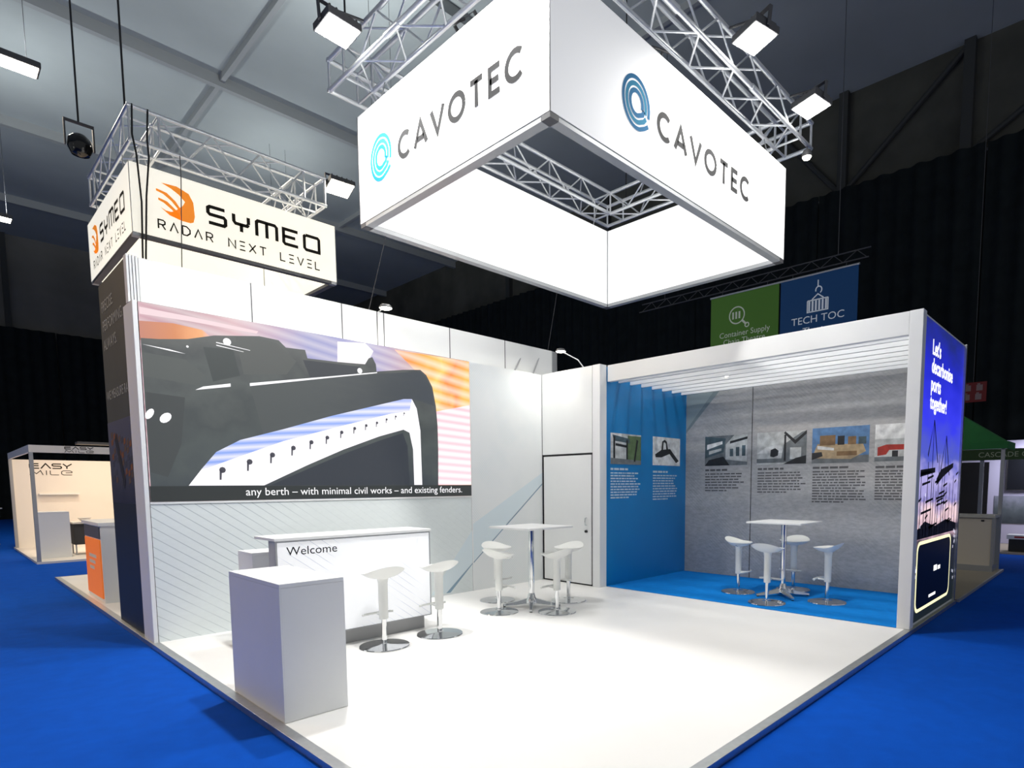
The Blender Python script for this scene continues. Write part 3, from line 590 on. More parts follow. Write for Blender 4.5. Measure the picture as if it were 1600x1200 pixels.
# ------------------------------------------------------------------ trusses
def truss(name, label, x0, y0, x1, y1, w, z0, z1, step, tr=.025, br=.011):
    t = thing(name, label, 'truss', ((x0+x1)/2, (y0+y1)/2, z0))
    X0, Y0, X1, Y1 = x0+w, y0+w, x1-w, y1-w
    for z in (z0, z1):
        for a, b, c_, d in ((x0,y0,x1,y1),(X0,Y0,X1,Y1)):
            rod('chord', (a-.02,b,z), (c_+.02,b,z), tr, truss_m, t, 10); rod('chord', (a-.02,d,z), (c_+.02,d,z), tr, truss_m, t, 10)
            rod('chord', (a,b,z), (a,d,z), tr, truss_m, t, 10); rod('chord', (c_,b,z), (c_,d,z), tr, truss_m, t, 10)
    def run(axis, lo, hi, o_, i_):
        n = max(2, int(round((hi-lo)/step))); n += n % 2; st = (hi-lo)/n
        P = (lambda u, v, z: (u, v, z)) if axis == 'x' else (lambda u, v, z: (v, u, z))
        for k in range(n):
            u, u2 = lo+st*k, lo+st*(k+1)
            a, b = (o_, i_) if k % 2 else (i_, o_); za, zb_ = (z0, z1) if k % 2 else (z1, z0)
            rod('brace', P(u,a,z0), P(u2,b,z0), br, truss_m, t, 6)
            rod('brace', P(u,o_,za), P(u2,o_,zb_), br, truss_m, t, 6); rod('brace', P(u,i_,za), P(u2,i_,zb_), br, truss_m, t, 6)
            if k % 2 == 0: rod('brace', P(u,a,z1), P(u2,b,z1), br, truss_m, t, 6)
    run('x', X0, X1, y0, Y0); run('x', X0, X1, y1, Y1); run('y', Y0, Y1, x0, X0); run('y', Y0, Y1, x1, X1)
    for cx, cy, dx, dy in ((x0,y0,w,w),(x1,y0,-w,w),(x0,y1,w,-w),(x1,y1,-w,-w)):
        for z in (z0, z1): rod('corner_tie', (cx+dx,cy,z), (cx+dx,cy+dy,z), br*1.3, truss_m, t, 6); rod('corner_tie', (cx,cy+dy,z), (cx+dx,cy+dy,z), br*1.3, truss_m, t, 6)
        for a, b in ((0,0),(dx,0),(0,dy),(dx,dy)): rod('corner_upright', (cx+a,cy+b,z0), (cx+a,cy+b,z1), br*1.3, truss_m, t, 6)
    return t
TZ = 5.95
tr1 = truss('lighting_truss', 'silver box truss rectangle just above the large white sign', SX0-.21, SY0-.21, SX1+.25, SY1+.19, .33, TZ, TZ+.31, .34)
tr2 = truss('lighting_truss', 'silver box truss rectangle above the cream backlit sign', QX0+.045, QY0+.045, QX1-.12, QY1-.1, .33, 6.08, 6.50, .36)
# sleeves on the truss chords
def sleeve(p, q): return rod('coupler', p, q, .034, truss_m, tr1, 12)
for y in (3.6, 2.6): sleeve((SX0-.21,y-.12,TZ), (SX0-.21,y+.12,TZ))
for x in (3.3, 5.0): sleeve((x-.12,SY0-.21,TZ), (x+.12,SY0-.21,TZ))
# steel wires that carry the signs
def wire(label, p, q, r=.004, m_=rubber, name='suspension_wire', group=None):
    o = MB().tube(p, q, r, 6).build(name, m_); return tag(o, label, 'wire', group)
for (x, y, x2, y2, tx) in ((SX0+.05,SY1-.4,SX0+.12,SY1-.4,'left rear corner'), (SX1-.4,SY0+.05,SX1-.4,SY0+.12,'right front corner'), (SX1-.4,SY1-.05,SX1-.4,SY1-.14,'far corner'), (SX0+.05,SY0+.4,SX0+.12,SY0+.4,'near corner')):
    wire('short steel wire holding the large white sign at its '+tx, (x,y,SZT-.02), (x2,y2,TZ), .006, alug, group='wires of the large sign')
for (x, y, tx) in ((QX0+.045,QY0+.5,'near corner'), (QX1-.5,QY0+.045,'right corner'), (QX0+.045,QY1-.5,'left corner')):
    wire('short steel wire holding the cream sign at its '+tx, (x,y,QZT-.02), (x,y,6.08), .006, alug, group='wires of the cream sign')
# chains up to the roof
for x, y, tx in ((SX0-.21,SY1-.2,'at its left end'), (SX1+.25,SY1-.2,'at its far corner')):
    wire('black hoist chain carrying the large truss '+tx, (x,y,TZ+.31), (x,y,15.2), .010, black, 'hoist_chain', 'hoist chains of the large truss')
for x, y, tx in ((QX0+.045,QY0+.2,'at its near corner'),):
    wire('black hoist chain carrying the small truss '+tx, (x,y,6.5), (x,y,15.2), .012, black, 'hoist_chain', 'hoist chains of the small truss')
def cable(label, pts, r=.008, m_=rubber, name='cable'):
    o = MB().path(pts, r, 6).build(name, m_, smooth=True); return tag(o, label, 'cable')
cable('black cable dangling in front of the near corner of the cream sign', [(.58,7.845,6.52),(.54,7.74,6.1),(.575,7.75,5.88),(.60,7.75,5.3),(.575,7.75,4.62),(.57,7.75,4.2)], .011)
cable('black cable hanging just right of the cream sign corner', [(.75,7.845,6.52),(.70,7.74,6.1),(.71,7.75,5.88),(.66,7.76,5.4),(.61,7.75,4.63),(.60,7.75,4.2)], .011)
cable('thin grey cord running down across the orange emblem', [(1.09,7.845,6.1),(1.07,7.77,5.8),(1.02,7.77,4.66),(1.01,7.77,4.2)], .006, lamp_body)
cable('thin grey wire running from the tall wall up to the large truss', [(2.84,4.89,5.95),(2.68,5.3,4.95),(2.70,5.9,4.0)], .004, lamp_body)
cable('thin dark wire rising from the tall white wall end', [(6.11,5.9,3.99),(5.62,4.89,5.95)], .004, lamp_body)

# ------------------------------------------------------------------ flood lights on the trusses
def flood(loc, aim, label, energy, size=.34, warm=False, spot=150, group='flood lights on the big truss', yoke_to=None):
    t = thing('flood_light', label, 'lamp', loc, group=group)
    L, A = Vector(loc), Vector(aim); d = (A-L).normalized(); r = d.cross(Vector(ZU)).normalized(); u = r.cross(d)
    h, w_ = size*.44, size*.5
    def bx(name, m_, ra, rb, ua, ub, da, db, par=t):
        mb = MB(); vs = [L+r*a+u*b+d*c_ for c_ in (da, db) for a, b in ((ra,ua),(rb,ua),(rb,ub),(ra,ub))]
        mb._add(vs, [(0,1,2,3),(7,6,5,4),(0,4,5,1),(1,5,6,2),(2,6,7,3),(3,7,4,0)]); return mb.build(name, m_, par)
    hs = bx('housing', lamp_body, -w_,w_, -h,h, -.07,0)
    for k in range(5): bx('cooling_fin', lamp_body, -w_*.8+k*w_*.4-.008, -w_*.8+k*w_*.4+.008, -h*.85,h*.85, -.11,-.07, hs)
    bx('lens', lens_w if warm else lens, -w_*.92,w_*.92, -h*.9,h*.9, .0,.006)
    for a in (-1, 1): bx('yoke_arm', lamp_body, a*(w_+.012)-.006, a*(w_+.012)+.006, -.02,.02, -.2,-.02)
    bx('yoke_bar', lamp_body, -w_-.018,w_+.018, -.02,.02, -.206,-.2)
    if yoke_to is not None: rod('clamp_arm', L-d*.2, yoke_to, .014, lamp_body, t)
    light('SPOT', 'flood_beam', L+d*.03, energy, (1,.92,.78) if warm else (1,.985,.955), t, aim, spot_size=math.radians(spot), spot_blend=.9, shadow_soft_size=.13)
    return t
ox0, oy0, ox1, oy1 = SX0-.21, SY0-.21, SX1+.25, SY1+.19
flood((1.47,4.10,6.02), (1.5,3.4,0), 'blazing flood light on the left end of the large truss', FLOOD_W*1.15, yoke_to=(ox0,4.10,TZ+.31))
flood((4.34,1.22,6.02), (3.6,1.5,0), 'blazing flood light midway along the right side of the large truss', FLOOD_W*.75, yoke_to=(4.34,oy0,TZ+.31))
flood((5.82,1.24,6.03), (5.0,1.5,0), 'blazing flood light near the right end of the large truss', FLOOD_W*.45, yoke_to=(5.82,oy0,TZ+.31))
flood((3.4,5.22,6.1), (3.4,5.4,0), 'added unseen flood light behind the large sign, brightening the screen wall', FLOOD_W*.55, yoke_to=(3.4,oy1,TZ+.31))  # unseen flood, added to brighten the screen wall
flood((6.86,3.4,6.1), (7.0,4.0,1), 'added unseen flood light behind the large sign, brightening the meeting room front', FLOOD_W*.3, yoke_to=(ox1,3.4,TZ+.31))  # added lamp hidden by the sign, lights the meeting room front
flood((1.42,2.2,6.1), (2.0,3.4,0), 'added unseen flood light on the near end of the large truss', FLOOD_W, yoke_to=(ox0,2.2,TZ+.31))  # extra flood above the view, put in to light the stand
flood((3.9,2.25,5.99), (4.3,3.6,4.6), 'added unseen fill light inside the truss frame aimed at the inner sheets', 100, size=.26, yoke_to=(3.9,oy0+.33,TZ))  # added out of view to brighten the inner sign faces
flood((2.45,3.2,5.99), (4.2,3.3,4.6), 'small added unseen fill light inside the truss frame facing the far sheet', 70, size=.26, yoke_to=(ox0+.33,3.2,TZ))  # second unseen fill, added for the sign's far inner face
flood((3.42,8.0,6.50), (3.3,6.8,2), 'elongated warm flood light at the right end of the small truss', 150, size=.40, warm=True, group='flood lights on the small truss', yoke_to=(3.09,8.0,6.5))
# small glowing lamp at the right corner of the large truss
t = thing('corner_lamp', 'small round lamp glowing at the right corner of the large truss', 'lamp', (6.42,1.519,5.77))
MB().lathe([(.045,5.88),(.06,5.84),(.06,5.80)], 6.42, 1.519, 16).build('housing', lamp_body, t, smooth=True)
MB().lathe([(.055,5.80),(.04,5.775),(.01,5.77)], 6.42, 1.519, 16).build('lens', lens_w, t, smooth=True)
rod('stem', (6.42,1.519,5.88), (6.42,1.519,5.95), .01, lamp_body, t)
# arm lamps on the walls
def arm_lamp(label, head, foot, mid, aim, energy):
    t = thing('arm_lamp', label, 'lamp', foot, group='arm lamps on the wall tops')
    MB().path([foot, mid, head], .010, 8).build('arm', alu, t, smooth=True)
    x, y, z = head
    MB().lathe([(.02,z+.04),(.06,z+.03),(.085,z),(.085,z-.012)], x, y, 20).build('head', lamp_body, t, smooth=True)
    MB().lathe([(.078,z-.012),(.07,z-.02),(.01,z-.022)], x, y, 20).build('lens', lens_w, t, smooth=True)
    light('SPOT', 'lamp_beam', (x,y,z-.03), energy, (1,.97,.88), t, aim, spot_size=math.radians(130), spot_blend=.8, shadow_soft_size=.06)
arm_lamp('arm lamp above the middle of the screen', (2.72,5.50,3.97), (2.84,5.90,4.0), (2.84,5.75,4.06), (2.9,5.75,2.4), 22)
arm_lamp('arm lamp above the corner by the store door', (5.66,5.15,3.82), (5.83,4.80,3.525), (5.80,4.9,3.66), (5.3,5.6,2.0), 38)
for p, q, tx in (((5.22,5.80,3.51),(5.44,5.87,3.80),'further from the corner'), ((5.62,5.78,3.51),(5.95,5.90,3.98),'nearer the corner')):
    o = MB().tube(p, q, .014, 8).build('wall_stay', alug); tag(o, 'slanting grey stay between the two walls, '+tx, 'stay', 'stays between the walls')

# ------------------------------------------------------------------ furniture
def cabinet(name, label, x0, y0, x1, y1, h, knob=None):
    t = thing(name, label, 'cabinet', ((x0+x1)/2, (y0+y1)/2, 0))
    B(x0+.012,y0+.012,.0, x1-.012,y1-.012,h-.032).build('body', white, t)
    B(x0,y0,h-.03, x1,y1,h).build('top', white, t, bevel=.003)
    B(x0,y0,.004, x0+.012,y1,h-.031).build('side_panel', white, t); B(x0+.0125,y0,.004, x1,y0+.012,h-.031).build('front_panel', white, t)
    if knob: MB().tube((x1-.012,knob[0],knob[1]), (x1+.02,knob[0],knob[1]), .016, 12).build('lock', chrome, t, smooth=True)
    return t
cabinet('display_plinth', 'white plinth cabinet standing in front at the platform edge', .056, 2.465, .518, 3.455, .98, (2.62,.42))
cabinet('storage_cabinet', 'white storage cabinet half hidden behind the reception desk', .65, 4.66, 1.6, 5.06, .98)
dk = thing('reception_desk', 'white reception desk with lit front reading Welcome', 'desk', (1.52,4.3,0))
B(.70,4.15,.16, 2.36,4.36,1.128).build('body', mat('grey_desk_side',(.42,.43,.44),.5), dk)
B(.74,4.20,0, 2.335,4.36,.16).build('kickboard', mat('grey_kickboard',(.40,.40,.40),.5), dk)
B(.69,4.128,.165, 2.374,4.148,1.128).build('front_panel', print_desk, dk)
for a in ((.672,4.122,.16,.690,4.15,1.128),(2.374,4.122,.16,2.386,4.15,1.128),(.672,4.122,.155,2.386,4.15,.165)): B(*a).build('frame_strip', alug, dk)
B(.690,4.120,1.112, 2.374,4.15,1.128).build('frame_strip', alug, dk)
B(.660,4.105,1.129, 2.392,4.61,1.156).build('top', white, dk, bevel=.003)
text_mb('Welcome', .118, (.775,4.1265,.985), XR, ZU, sx=1.08).build('lettering', ink, dk)

def make_stool():
    t = thing('bar_stool', '', 'stool')
    MB().lathe([(.25,0),(.252,.006),(.248,.014),(.06,.022),(.03,.03)], 0, 0, 40).build('base', chrome, t, smooth=True)
    MB().lathe([(.027,.022),(.027,.32)], 0, 0, 20).build('gas_lift', chrome, t, smooth=True)
    MB().lathe([(.036,.285),(.046,.29),(.047,.45),(.049,.66),(.056,.70),(.075,.725)], 0, 0, 20).build('column', plastic, t, smooth=True)
    m = MB(); m.tube((0,.03,.315), (0,.13,.322), .014, 10); m.build('footrest_stem', plastic, t, smooth=True)
    m = MB(); m.path([(-.17,.12,.325),(-.13,.145,.325),(0,.155,.325),(.13,.145,.325),(.17,.12,.325)], .013, 10); m.build('footrest_bar', plastic, t, smooth=True)
    # dished oval seat: +y is the front, the back edge (-y) sweeps up
    nr, na = 8, 36; top = []; bot = []
    for k in range(nr+1):
        q = k/nr
        for i in range(na):
            t_ = 2*PI*i/na; a, b = q*math.cos(t_), q*math.sin(t_)
            x = .222*a*(1-.06*b); y = .198*b
            z = .752+.022*q**3+.080*max(0,-b-.08)**1.5-.010*max(0,b)**2
            top.append((x,y,z)); bot.append((x*.97,y*.97,z-.010-.040*(1-q**2.5)))
    n = (nr+1)*na; fs = []
    for k in range(nr):
        for i in range(na):
            j = (i+1) % na; fs.append((k*na+i,(k+1)*na+i,(k+1)*na+j,k*na+j)); fs.append((n+k*na+i,n+k*na+j,n+(k+1)*na+j,n+(k+1)*na+i))
    for i in range(na): j = (i+1) % na; fs.append((nr*na+i,n+nr*na+i,n+nr*na+j,nr*na+j))
    m = MB(); m._add(top+bot, fs); se = m.build('seat', plastic, t, smooth=True)
    m = MB(); m.path([(.05,.03,.712),(.15,.05,.716),(.20,.055,.735)], .006, 8); m.build('lift_lever', chrome, t, smooth=True)
    MB().lathe([(.03,.69),(.08,.718),(.09,.728)], 0, 0, 20).build('seat_mount', plastic, t, smooth=True)
    return t
stool0 = make_stool(); used = False
def face(dx, dy): return math.atan2(dy, dx)-PI/2
stools = [(1.59,3.80,face(.05,1),'white bar stool nearest the plinth cabinet, facing the desk','stools at the reception desk'),
 (2.263,3.79,face(.0,1),'white bar stool at the right end of the reception desk','stools at the reception desk'),
 (3.467,4.19,face(1,0),'white bar stool on the desk side of the table by the store door','stools at the table by the store door'),
 (3.98,4.83,face(0,-1),'white bar stool between the table and the screen wall','stools at the table by the store door'),
 (3.98,3.64,face(0,1),'white bar stool in front of the table by the store door','stools at the table by the store door'),
 (4.65,4.06,face(-1,0),'white bar stool on the door side of the table','stools at the table by the store door'),
 (6.834,2.56,face(0,-1),'white bar stool left of the meeting room table, toward the blue wall','stools at the meeting room table'),
 (6.311,1.86,face(1,0),'white bar stool at the front of the meeting room table','stools at the meeting room table'),
 (7.586,2.02,face(-1,0),'white bar stool behind the meeting room table at the grey wall','stools at the meeting room table'),
 (6.906,1.26,face(0,1),'white bar stool right of the meeting room table, toward the corner post','stools at the meeting room table')]
for i, (x, y, rz, lab, g) in enumerate(stools):
    o = stool0 if i == 0 else copy_tree(stool0)
    o.location = (x, y, .008 if x > 6 else .0); o.rotation_euler = (0,0,rz); tag(o, lab, 'stool', g)
def make_table():
    t = thing('bar_table', '', 'table')
    B(-.40,-.40,1.075, .40,.40,1.10).build('table_top', white, t, bevel=.006)
    MB().lathe([(.038,.09),(.038,1.05)], 0, 0, 24).build('column', chrome, t, smooth=True)
    MB().lathe([(.14,1.055),(.14,1.074)], 0, 0, 24).build('top_plate', alug, t, smooth=True)
    MB().lathe([(.039,.19),(.055,.13),(.080,.10),(.080,.055),(.05,.045)], 0, 0, 24).build('hub', chrome, t, smooth=True)
    for k in range(4):
        a = PI/4+k*PI/2; d = Vector((math.cos(a), math.sin(a), 0)); n_ = Vector((-d.y, d.x, 0)); m = MB(); vs = []
        for s_, w_, z0, z1 in ((.03,.042,.055,.125),(.2,.030,.03,.075),(.39,.020,.012,.036)):
            P = d*s_; vs += [P-n_*w_+Vector((0,0,z0)), P+n_*w_+Vector((0,0,z0)), P+n_*w_*.8+Vector((0,0,z1)), P-n_*w_*.8+Vector((0,0,z1))]
        fs = [(0,1,2,3),(11,10,9,8)]
        for b in (0,4): fs += [(b+i,b+4+i,b+4+(i+1)%4,b+(i+1)%4) for i in range(4)]
        m._add(vs, fs); lg = m.build('leg', chrome, t, smooth=True)
        MB().lathe([(.018,0),(.02,.014)], d.x*.37, d.y*.37, 12).build('foot', black, lg)
    return t
tb = make_table(); tb.location = (4.0,4.14,0); tag(tb, 'square white bar table on chrome column by the store door', 'table', 'bar tables')
tb2 = copy_tree(tb); tb2.location = (6.97,1.92,.008); tag(tb2, 'square white bar table on chrome column inside the meeting room', 'table', 'bar tables')
# meeting room downlights between the slats
for x, y, lab in ((6.90,1.35,'small downlight between the slats, nearer the corner post'), (7.20,3.00,'small downlight between the slats, nearer the blue wall')):
    t = thing('downlight', lab, 'lamp', (x,y,3.36), group='downlights of the meeting room')
    MB().lathe([(.045,3.41),(.05,3.39),(.05,3.335)], x, y, 20).build('housing', white, t, smooth=True)
    MB().lathe([(.044,3.335),(.03,3.330),(.01,3.329)], x, y, 20).build('lens', lens_w, t, smooth=True)
    B(x-.13,y-.015,3.405, x+.13,y+.015,3.415).build('bracket', alu, t)
    light('SPOT', 'downlight_beam', (x,y,3.32), 16, (1,.95,.86), t, (x,y,0), spot_size=math.radians(150), spot_blend=.7, shadow_soft_size=.05)

# ------------------------------------------------------------------ neighbouring stands
oc = thing('promo_counter', 'white counter with orange front at the left aisle', 'counter', (.6,9.5,0))
B(.10,8.80,0, 1.1,10.05,1.10).build('body', white, oc)
B(.07,8.77,1.10, 1.13,10.08,1.15).build('top', white, oc, bevel=.004)
B(.085,8.86,.06, .10,9.98,.90).build('orange_panel', mat('orange_panel',(.90,.20,.02),.5,emit=(1,.25,.03),es=.25), oc)
B(.085,8.86,.92, .10,9.98,1.08).build('grey_panel', mat('grey_panel',(.12,.12,.125),.5), oc)
m = MB(); [m.poly2(rect(.3+.0*i,.62-.09*i,.85-.1*i,.67-.09*i), (.082,9.98,0), YR, ZU) for i in range(3)]; m.build('panel_marks', mat('pale_marks',(.8,.75,.6),.5), oc)

ea = thing('exhibition_booth', 'white lit corner booth with stretched capitals, far left', 'booth', (1.9,18,ZF))
beige = mat('warm_booth_white', (.80,.76,.70), .6)
B(.04,15.85,ZF, 4.2,20.9,.0).build('booth_floor', beige, ea)
B(.06,20.6,0, 4.2,20.66,2.42).build('back_wall', beige, ea)
B(4.14,15.9,0, 4.2,20.6,2.42).build('side_wall', beige, ea)
for x, y in ((.05,15.86),(.05,20.55),(4.1,15.86)): B(x,y,0, x+.07,y+.07,2.42).build('post', alug, ea)
B(.05,15.85,2.42, 4.2,15.90,2.58).build('fascia', beige, ea); B(.05,15.9,2.42, .10,20.66,2.58).build('fascia', beige, ea)
lettering('EASY', RND, .92, .14, .03, .03, (.47,20.597,2.18), XR, ZU).build('lettering', ink_w, ea); lettering('MILG', RND, .92, .13, .018, .05, (.47,20.597,2.0), XR, ZU).build('lettering', ink_w, ea)
lettering('EASY', RND, .52, .06, .014, .02, (.66,15.847,2.505), XR, ZU).build('lettering', ink_w, ea); lettering('MILG', RND, .52, .05, .01, .03, (.66,15.847,2.435), XR, ZU).build('lettering', ink_w, ea)
light('AREA', 'booth_lamp', (2.0,18.2,2.75), 62, (1,.72,.48), ea, (2.0,19.2,.8), size=1.6)
B(1.2,18.0,2.76, 2.8,18.4,2.82).build('lamp_bar', lamp_body, ea)
cabinet('booth_cabinet', 'white cabinet inside the lit far left booth', .18, 16.6, .75, 17.3, 1.08)
for a, b in (((.62,1.72),(1.25,1.72)),):
    tag(B(.62,20.45,1.45, 1.5,20.6,1.48).build('wall_shelf', white), 'thin shelf on the back wall of the far left booth', 'shelf')
t = thing('booth_table', 'small cloth covered table inside the far left booth', 'table', (1.1,17.3,0))
B(.85,17.0,.76, 1.5,17.6,.80).build('table_top', beige, t); B(.87,17.02,.25, 1.48,17.58,.76).build('table_cloth', mat('charcoal_cloth',(.05,.05,.055),.9), t)
for x, y in ((.88,17.03),(1.45,17.03),(.88,17.55),(1.45,17.55)): B(x,y,0, x+.03,y+.03,.25).build('leg', alug, t)
tag(MB().lathe([(.02,.80),(.09,.83),(.14,.90),(.135,.905),(.08,.84),(.01,.815)], 1.12, 17.25, 20).build('bowl', beige, smooth=True), 'cream bowl standing on the small booth table', 'bowl')
# more stands at the far left edge
fb = thing('exhibition_booth', 'small dim white booth at the extreme left edge', 'booth', (-.9,24,ZF))
B(-2.4,24,ZF, -.1,27,0).build('booth_floor', beige, fb); B(-2.4,26.95,0, -.1,27,2.5).build('back_wall', hallwall, fb)
for x, y in ((-.2,24.05),(-2.35,24.05)): B(x,y,0, x+.07,y+.07,2.5).build('post', alug, fb)
B(-2.4,24,2.3, -.1,24.06,2.5).build('fascia', beige, fb)
t = thing('high_table', 'white high table at the extreme left edge', 'table', (-.5,23,ZF))
MB().lathe([(.35,1.02),(.35,1.05)], -.35, 23, 24).build('table_top', white, t); MB().lathe([(.03,ZF+.02),(.03,1.02)], -.35, 23, 12).build('column', alug, t); MB().lathe([(.25,ZF),(.25,ZF+.02)], -.35, 23, 24).build('base', alug, t)

# right hand booths
cp = thing('booth_platform', 'low beige platform beyond the backlit picture wall', 'platform', (10.4,1.5,ZF))
B(8.45,.0,ZF, 12.55,4.2,-.01).build('deck', mat('beige_deck',(.30,.26,.20),.6), cp); B(8.45,-.03,ZF, 12.58,.0,-.008).build('edge_trim', alug, cp)
cc = thing('front_counter', 'pale counter in grey frame beyond the picture wall', 'counter', (12.2,.8,-.01))
B(12.0,.12,.10, 12.5,1.6,1.0).build('body', mat('dim_cream_panel',(.55,.50,.42),.5), cc)
B(11.97,.07,1.0, 12.53,1.64,1.05).build('top', mat('dim_top',(.45,.44,.40),.5), cc)
B(11.98,.08,-.01, 12.52,1.62,.10).build('kickboard', alug, cc)
for x, y in ((11.975,.07),(12.48,.07),(11.975,1.6)): B(x,y,.10, x+.05,y+.05,1.0).build('frame_post', alug, cc)
B(11.993,.24,.93, 12.0,.29,.96).build('lock', black, cc)
green = mat('green_canopy_cloth', (.012,.14,.03), .8, var=.12, vscale=2); olive = mat('dark_green_fascia', (.035,.075,.015), .7)
gz = thing('canopy_tent', 'green peaked canopy tent over the right hand booth', 'tent', (14.2,1.8,ZF))
for x, y in ((12.55,.08),(12.55,3.6),(13.35,3.6)): B(x-.03,y-.03,-.008, x+.03,y+.03,2.42).build('post', alug, gz)
P4 = [(12.5,.03,2.42),(13.4,.03,2.42),(13.4,3.65,2.42),(12.5,3.65,2.42)]; ap, ap2 = (12.75,1.85,3.75), (13.15,1.85,3.75)
for q in ((P4[0],P4[1],ap2,ap), (P4[1],P4[2],ap2), (P4[2],P4[3],ap,ap2), (P4[3],P4[0],ap)):
    q = [Vector(p) for p in q]; nrm = (q[1]-q[0]).cross(q[2]-q[0]).normalized()*.02; k = len(q); m = MB()
    m._add(q+[p-nrm for p in q], [tuple(range(k)), tuple(range(2*k-1,k-1,-1))]+[(i,i+k,(i+1)%k+k,(i+1)%k) for i in range(k)]); m.build('roof_panel', green, gz)
B(12.48,.0,2.30, 12.51,3.67,2.44).build('valance', green, gz); B(12.51,.0,2.30, 13.42,.03,2.44).build('valance', green, gz)
rb = thing('exhibition_booth', 'lilac walled booth with dark green lettered fascia, far right', 'booth', (17,1,ZF))
B(16.05,-1.5,ZF, 19,4.5,-.005).build('booth_floor', mat('beige_deck2',(.34,.29,.22),.6), rb)
B(18.6,-1.5,0, 18.7,4.5,2.8).build('back_wall', mat('lilac_wall',(.50,.48,.62),.6), rb)
B(16.0,-1.5,2.20, 16.08,4.5,2.46).build('fascia', olive, rb)
text_mb('CASCADE OR', .17, (15.995,1.02,2.27), YR, ZU, sx=1.05).build('lettering', mat('pale_green_letters',(.42,.46,.30),.6), rb)
for y in (.9, 4.3): B(16.02,y,0, 16.1,y+.08,2.2).build('post', alug, rb)
B(17.6,1.02,0, 17.66,2.2,2.2).build('dark_panel', black, rb)
light('AREA', 'booth_lamp', (17.6,-.2,2.6), 60, (.85,.85,1), rb, (18.3,-.2,.8), size=1.0)
t = thing('television', 'black television on the lilac booth wall at right edge', 'television', (18.5,.2,1.4))
B(18.50,-.9,1.45, 18.57,.75,2.35).build('case', black, t); B(18.494,-.87,1.48, 18.50,.72,2.32).build('panel', mat('off_screen',(.01,.011,.014),.15), t); B(18.57,-.2,1.7, 18.6,.1,2.1).build('bracket', lamp_body, t)
tag(B(18.585,-1.2,.55, 18.6,1.0,1.3).build('landscape_poster', picture('dim_poster', [(0,(.05,.06,.07)),(.5,(.10,.12,.13)),(1,(.25,.26,.32))], 'z', .55, 1.3, screen=False, noise=.8, nscale=5)), 'dim landscape poster under the television', 'poster')
bx_ = thing('low_box', 'white low box with red mark on the right booth floor', 'box', (16.4,-.1,0))
B(16.3,-.6,.30, 16.7,.40,.40).build('shelf_top', white, bx_); B(16.32,-.55,0, 16.68,.36,.30).build('shelf_base', black, bx_); B(16.296,-.1,.33, 16.3,.25,.37).build('mark', PM['rd'], bx_)
# red sign
rs = thing('red_sign', 'small red sign with two rows of pale symbols in the dark', 'sign', (19.0,1.7,4.2))
B(19.0,1.38,3.95, 19.04,2.0,4.50).build('board', mat('dull_red_board',(.05,.004,.004),.6,emit=(.4,.02,.02),es=.04), rs)
m = MB(); o_ = (18.996,2.0,3.95)
for a, z in ((.10,.31),(.38,.31),(.08,.06),(.36,.06)): m.poly2(rect(a,z,a+.15,z+.16), o_, YR, ZU); m.poly2(rect(a+.02,z+.165,a+.09,z+.20), o_, YR, ZU)
m.build('symbols', mat('pale_symbol',(.28,.2,.19),.6), rs); rod('hanger', (19.02,1.7,4.5), (19.02,1.7,15.2), .008, lamp_body, rs)
# hanging theatre banners
def banner(label, x, ya, yb, z0, z1, m_, build_marks):
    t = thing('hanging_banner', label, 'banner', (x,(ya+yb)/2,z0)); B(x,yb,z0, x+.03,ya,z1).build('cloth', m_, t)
    rod('top_bar', (x+.015,ya+.03,z1+.02), (x+.015,yb-.03,z1+.02), .03, alu, t); build_marks(t, x-.004); [rod('strap', (x+.03,(ya+yb)/2+k,z1+.02), (x+.05,(ya+yb)/2+k,7.34), .008, lamp_body, t) for k in (-.7,.7)]; return t
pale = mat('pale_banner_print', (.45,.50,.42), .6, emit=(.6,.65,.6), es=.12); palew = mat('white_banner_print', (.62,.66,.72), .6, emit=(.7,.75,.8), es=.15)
def marks_g(t, x):
    m = MB(); stroke(m, arc(0,0,.235,.235,0,360,28), .035, (x,6.95,6.57), YR, ZU); stroke(m, [(.17,-.17),(.30,-.30)], .06, (x,6.95,6.57), YR, ZU)
    for a in (-.12,-.02,.08): stroke(m, [(a,-.10),(a,.10)], .055, (x,6.95,6.57), YR, ZU)
    stroke(m, arc(.32,-.32,.06,.06,0,360,14), .03, (x,6.95,6.57), YR, ZU); m.build('emblem', pale, t)
    text_mb('Container Supply\nChain Theatre', .225, (x,6.72,5.98), YR, ZU, align='CENTER', sx=1.0, line=.95).build('lettering', pale, t)
def marks_b(t, x):
    m = MB(); o = (x,4.62,6.42)
    for a in range(6): stroke(m, [(-.22+.088*a,-.16),(-.22+.088*a,.10)], .05, o, YR, ZU)
    stroke(m, [(-.27,.12),(.27,.12)], .03, o, YR, ZU); stroke(m, [(-.27,.12),(-.27,-.18),(.27,-.18),(.27,.12)], .03, o, YR, ZU)
    stroke(m, [(-.15,.14),(0,.26),(.15,.14)], .03, o, YR, ZU); stroke(m, arc(.02,.36,.08,.09,-60,200,14), .03, o, YR, ZU); stroke(m, [(0,.44),(0,.62)], .03, o, YR, ZU)
    m.build('emblem', palew, t)
    text_mb('TECH TOC', .27, (x,4.62,5.96), YR, ZU, align='CENTER', sx=1.05).build('lettering', palew, t); text_mb('Theatre', .24, (x,4.62,5.69), YR, ZU, align='CENTER').build('lettering', palew, t)
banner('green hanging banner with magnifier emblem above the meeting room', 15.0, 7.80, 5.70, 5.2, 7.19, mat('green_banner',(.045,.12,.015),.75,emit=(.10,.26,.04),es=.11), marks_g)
banner('dark blue hanging banner with hook emblem above the meeting room', 15.0, 5.64, 3.62, 4.6, 7.19, mat('blue_banner',(.003,.03,.10),.75,emit=(.008,.08,.26),es=.11), marks_b)
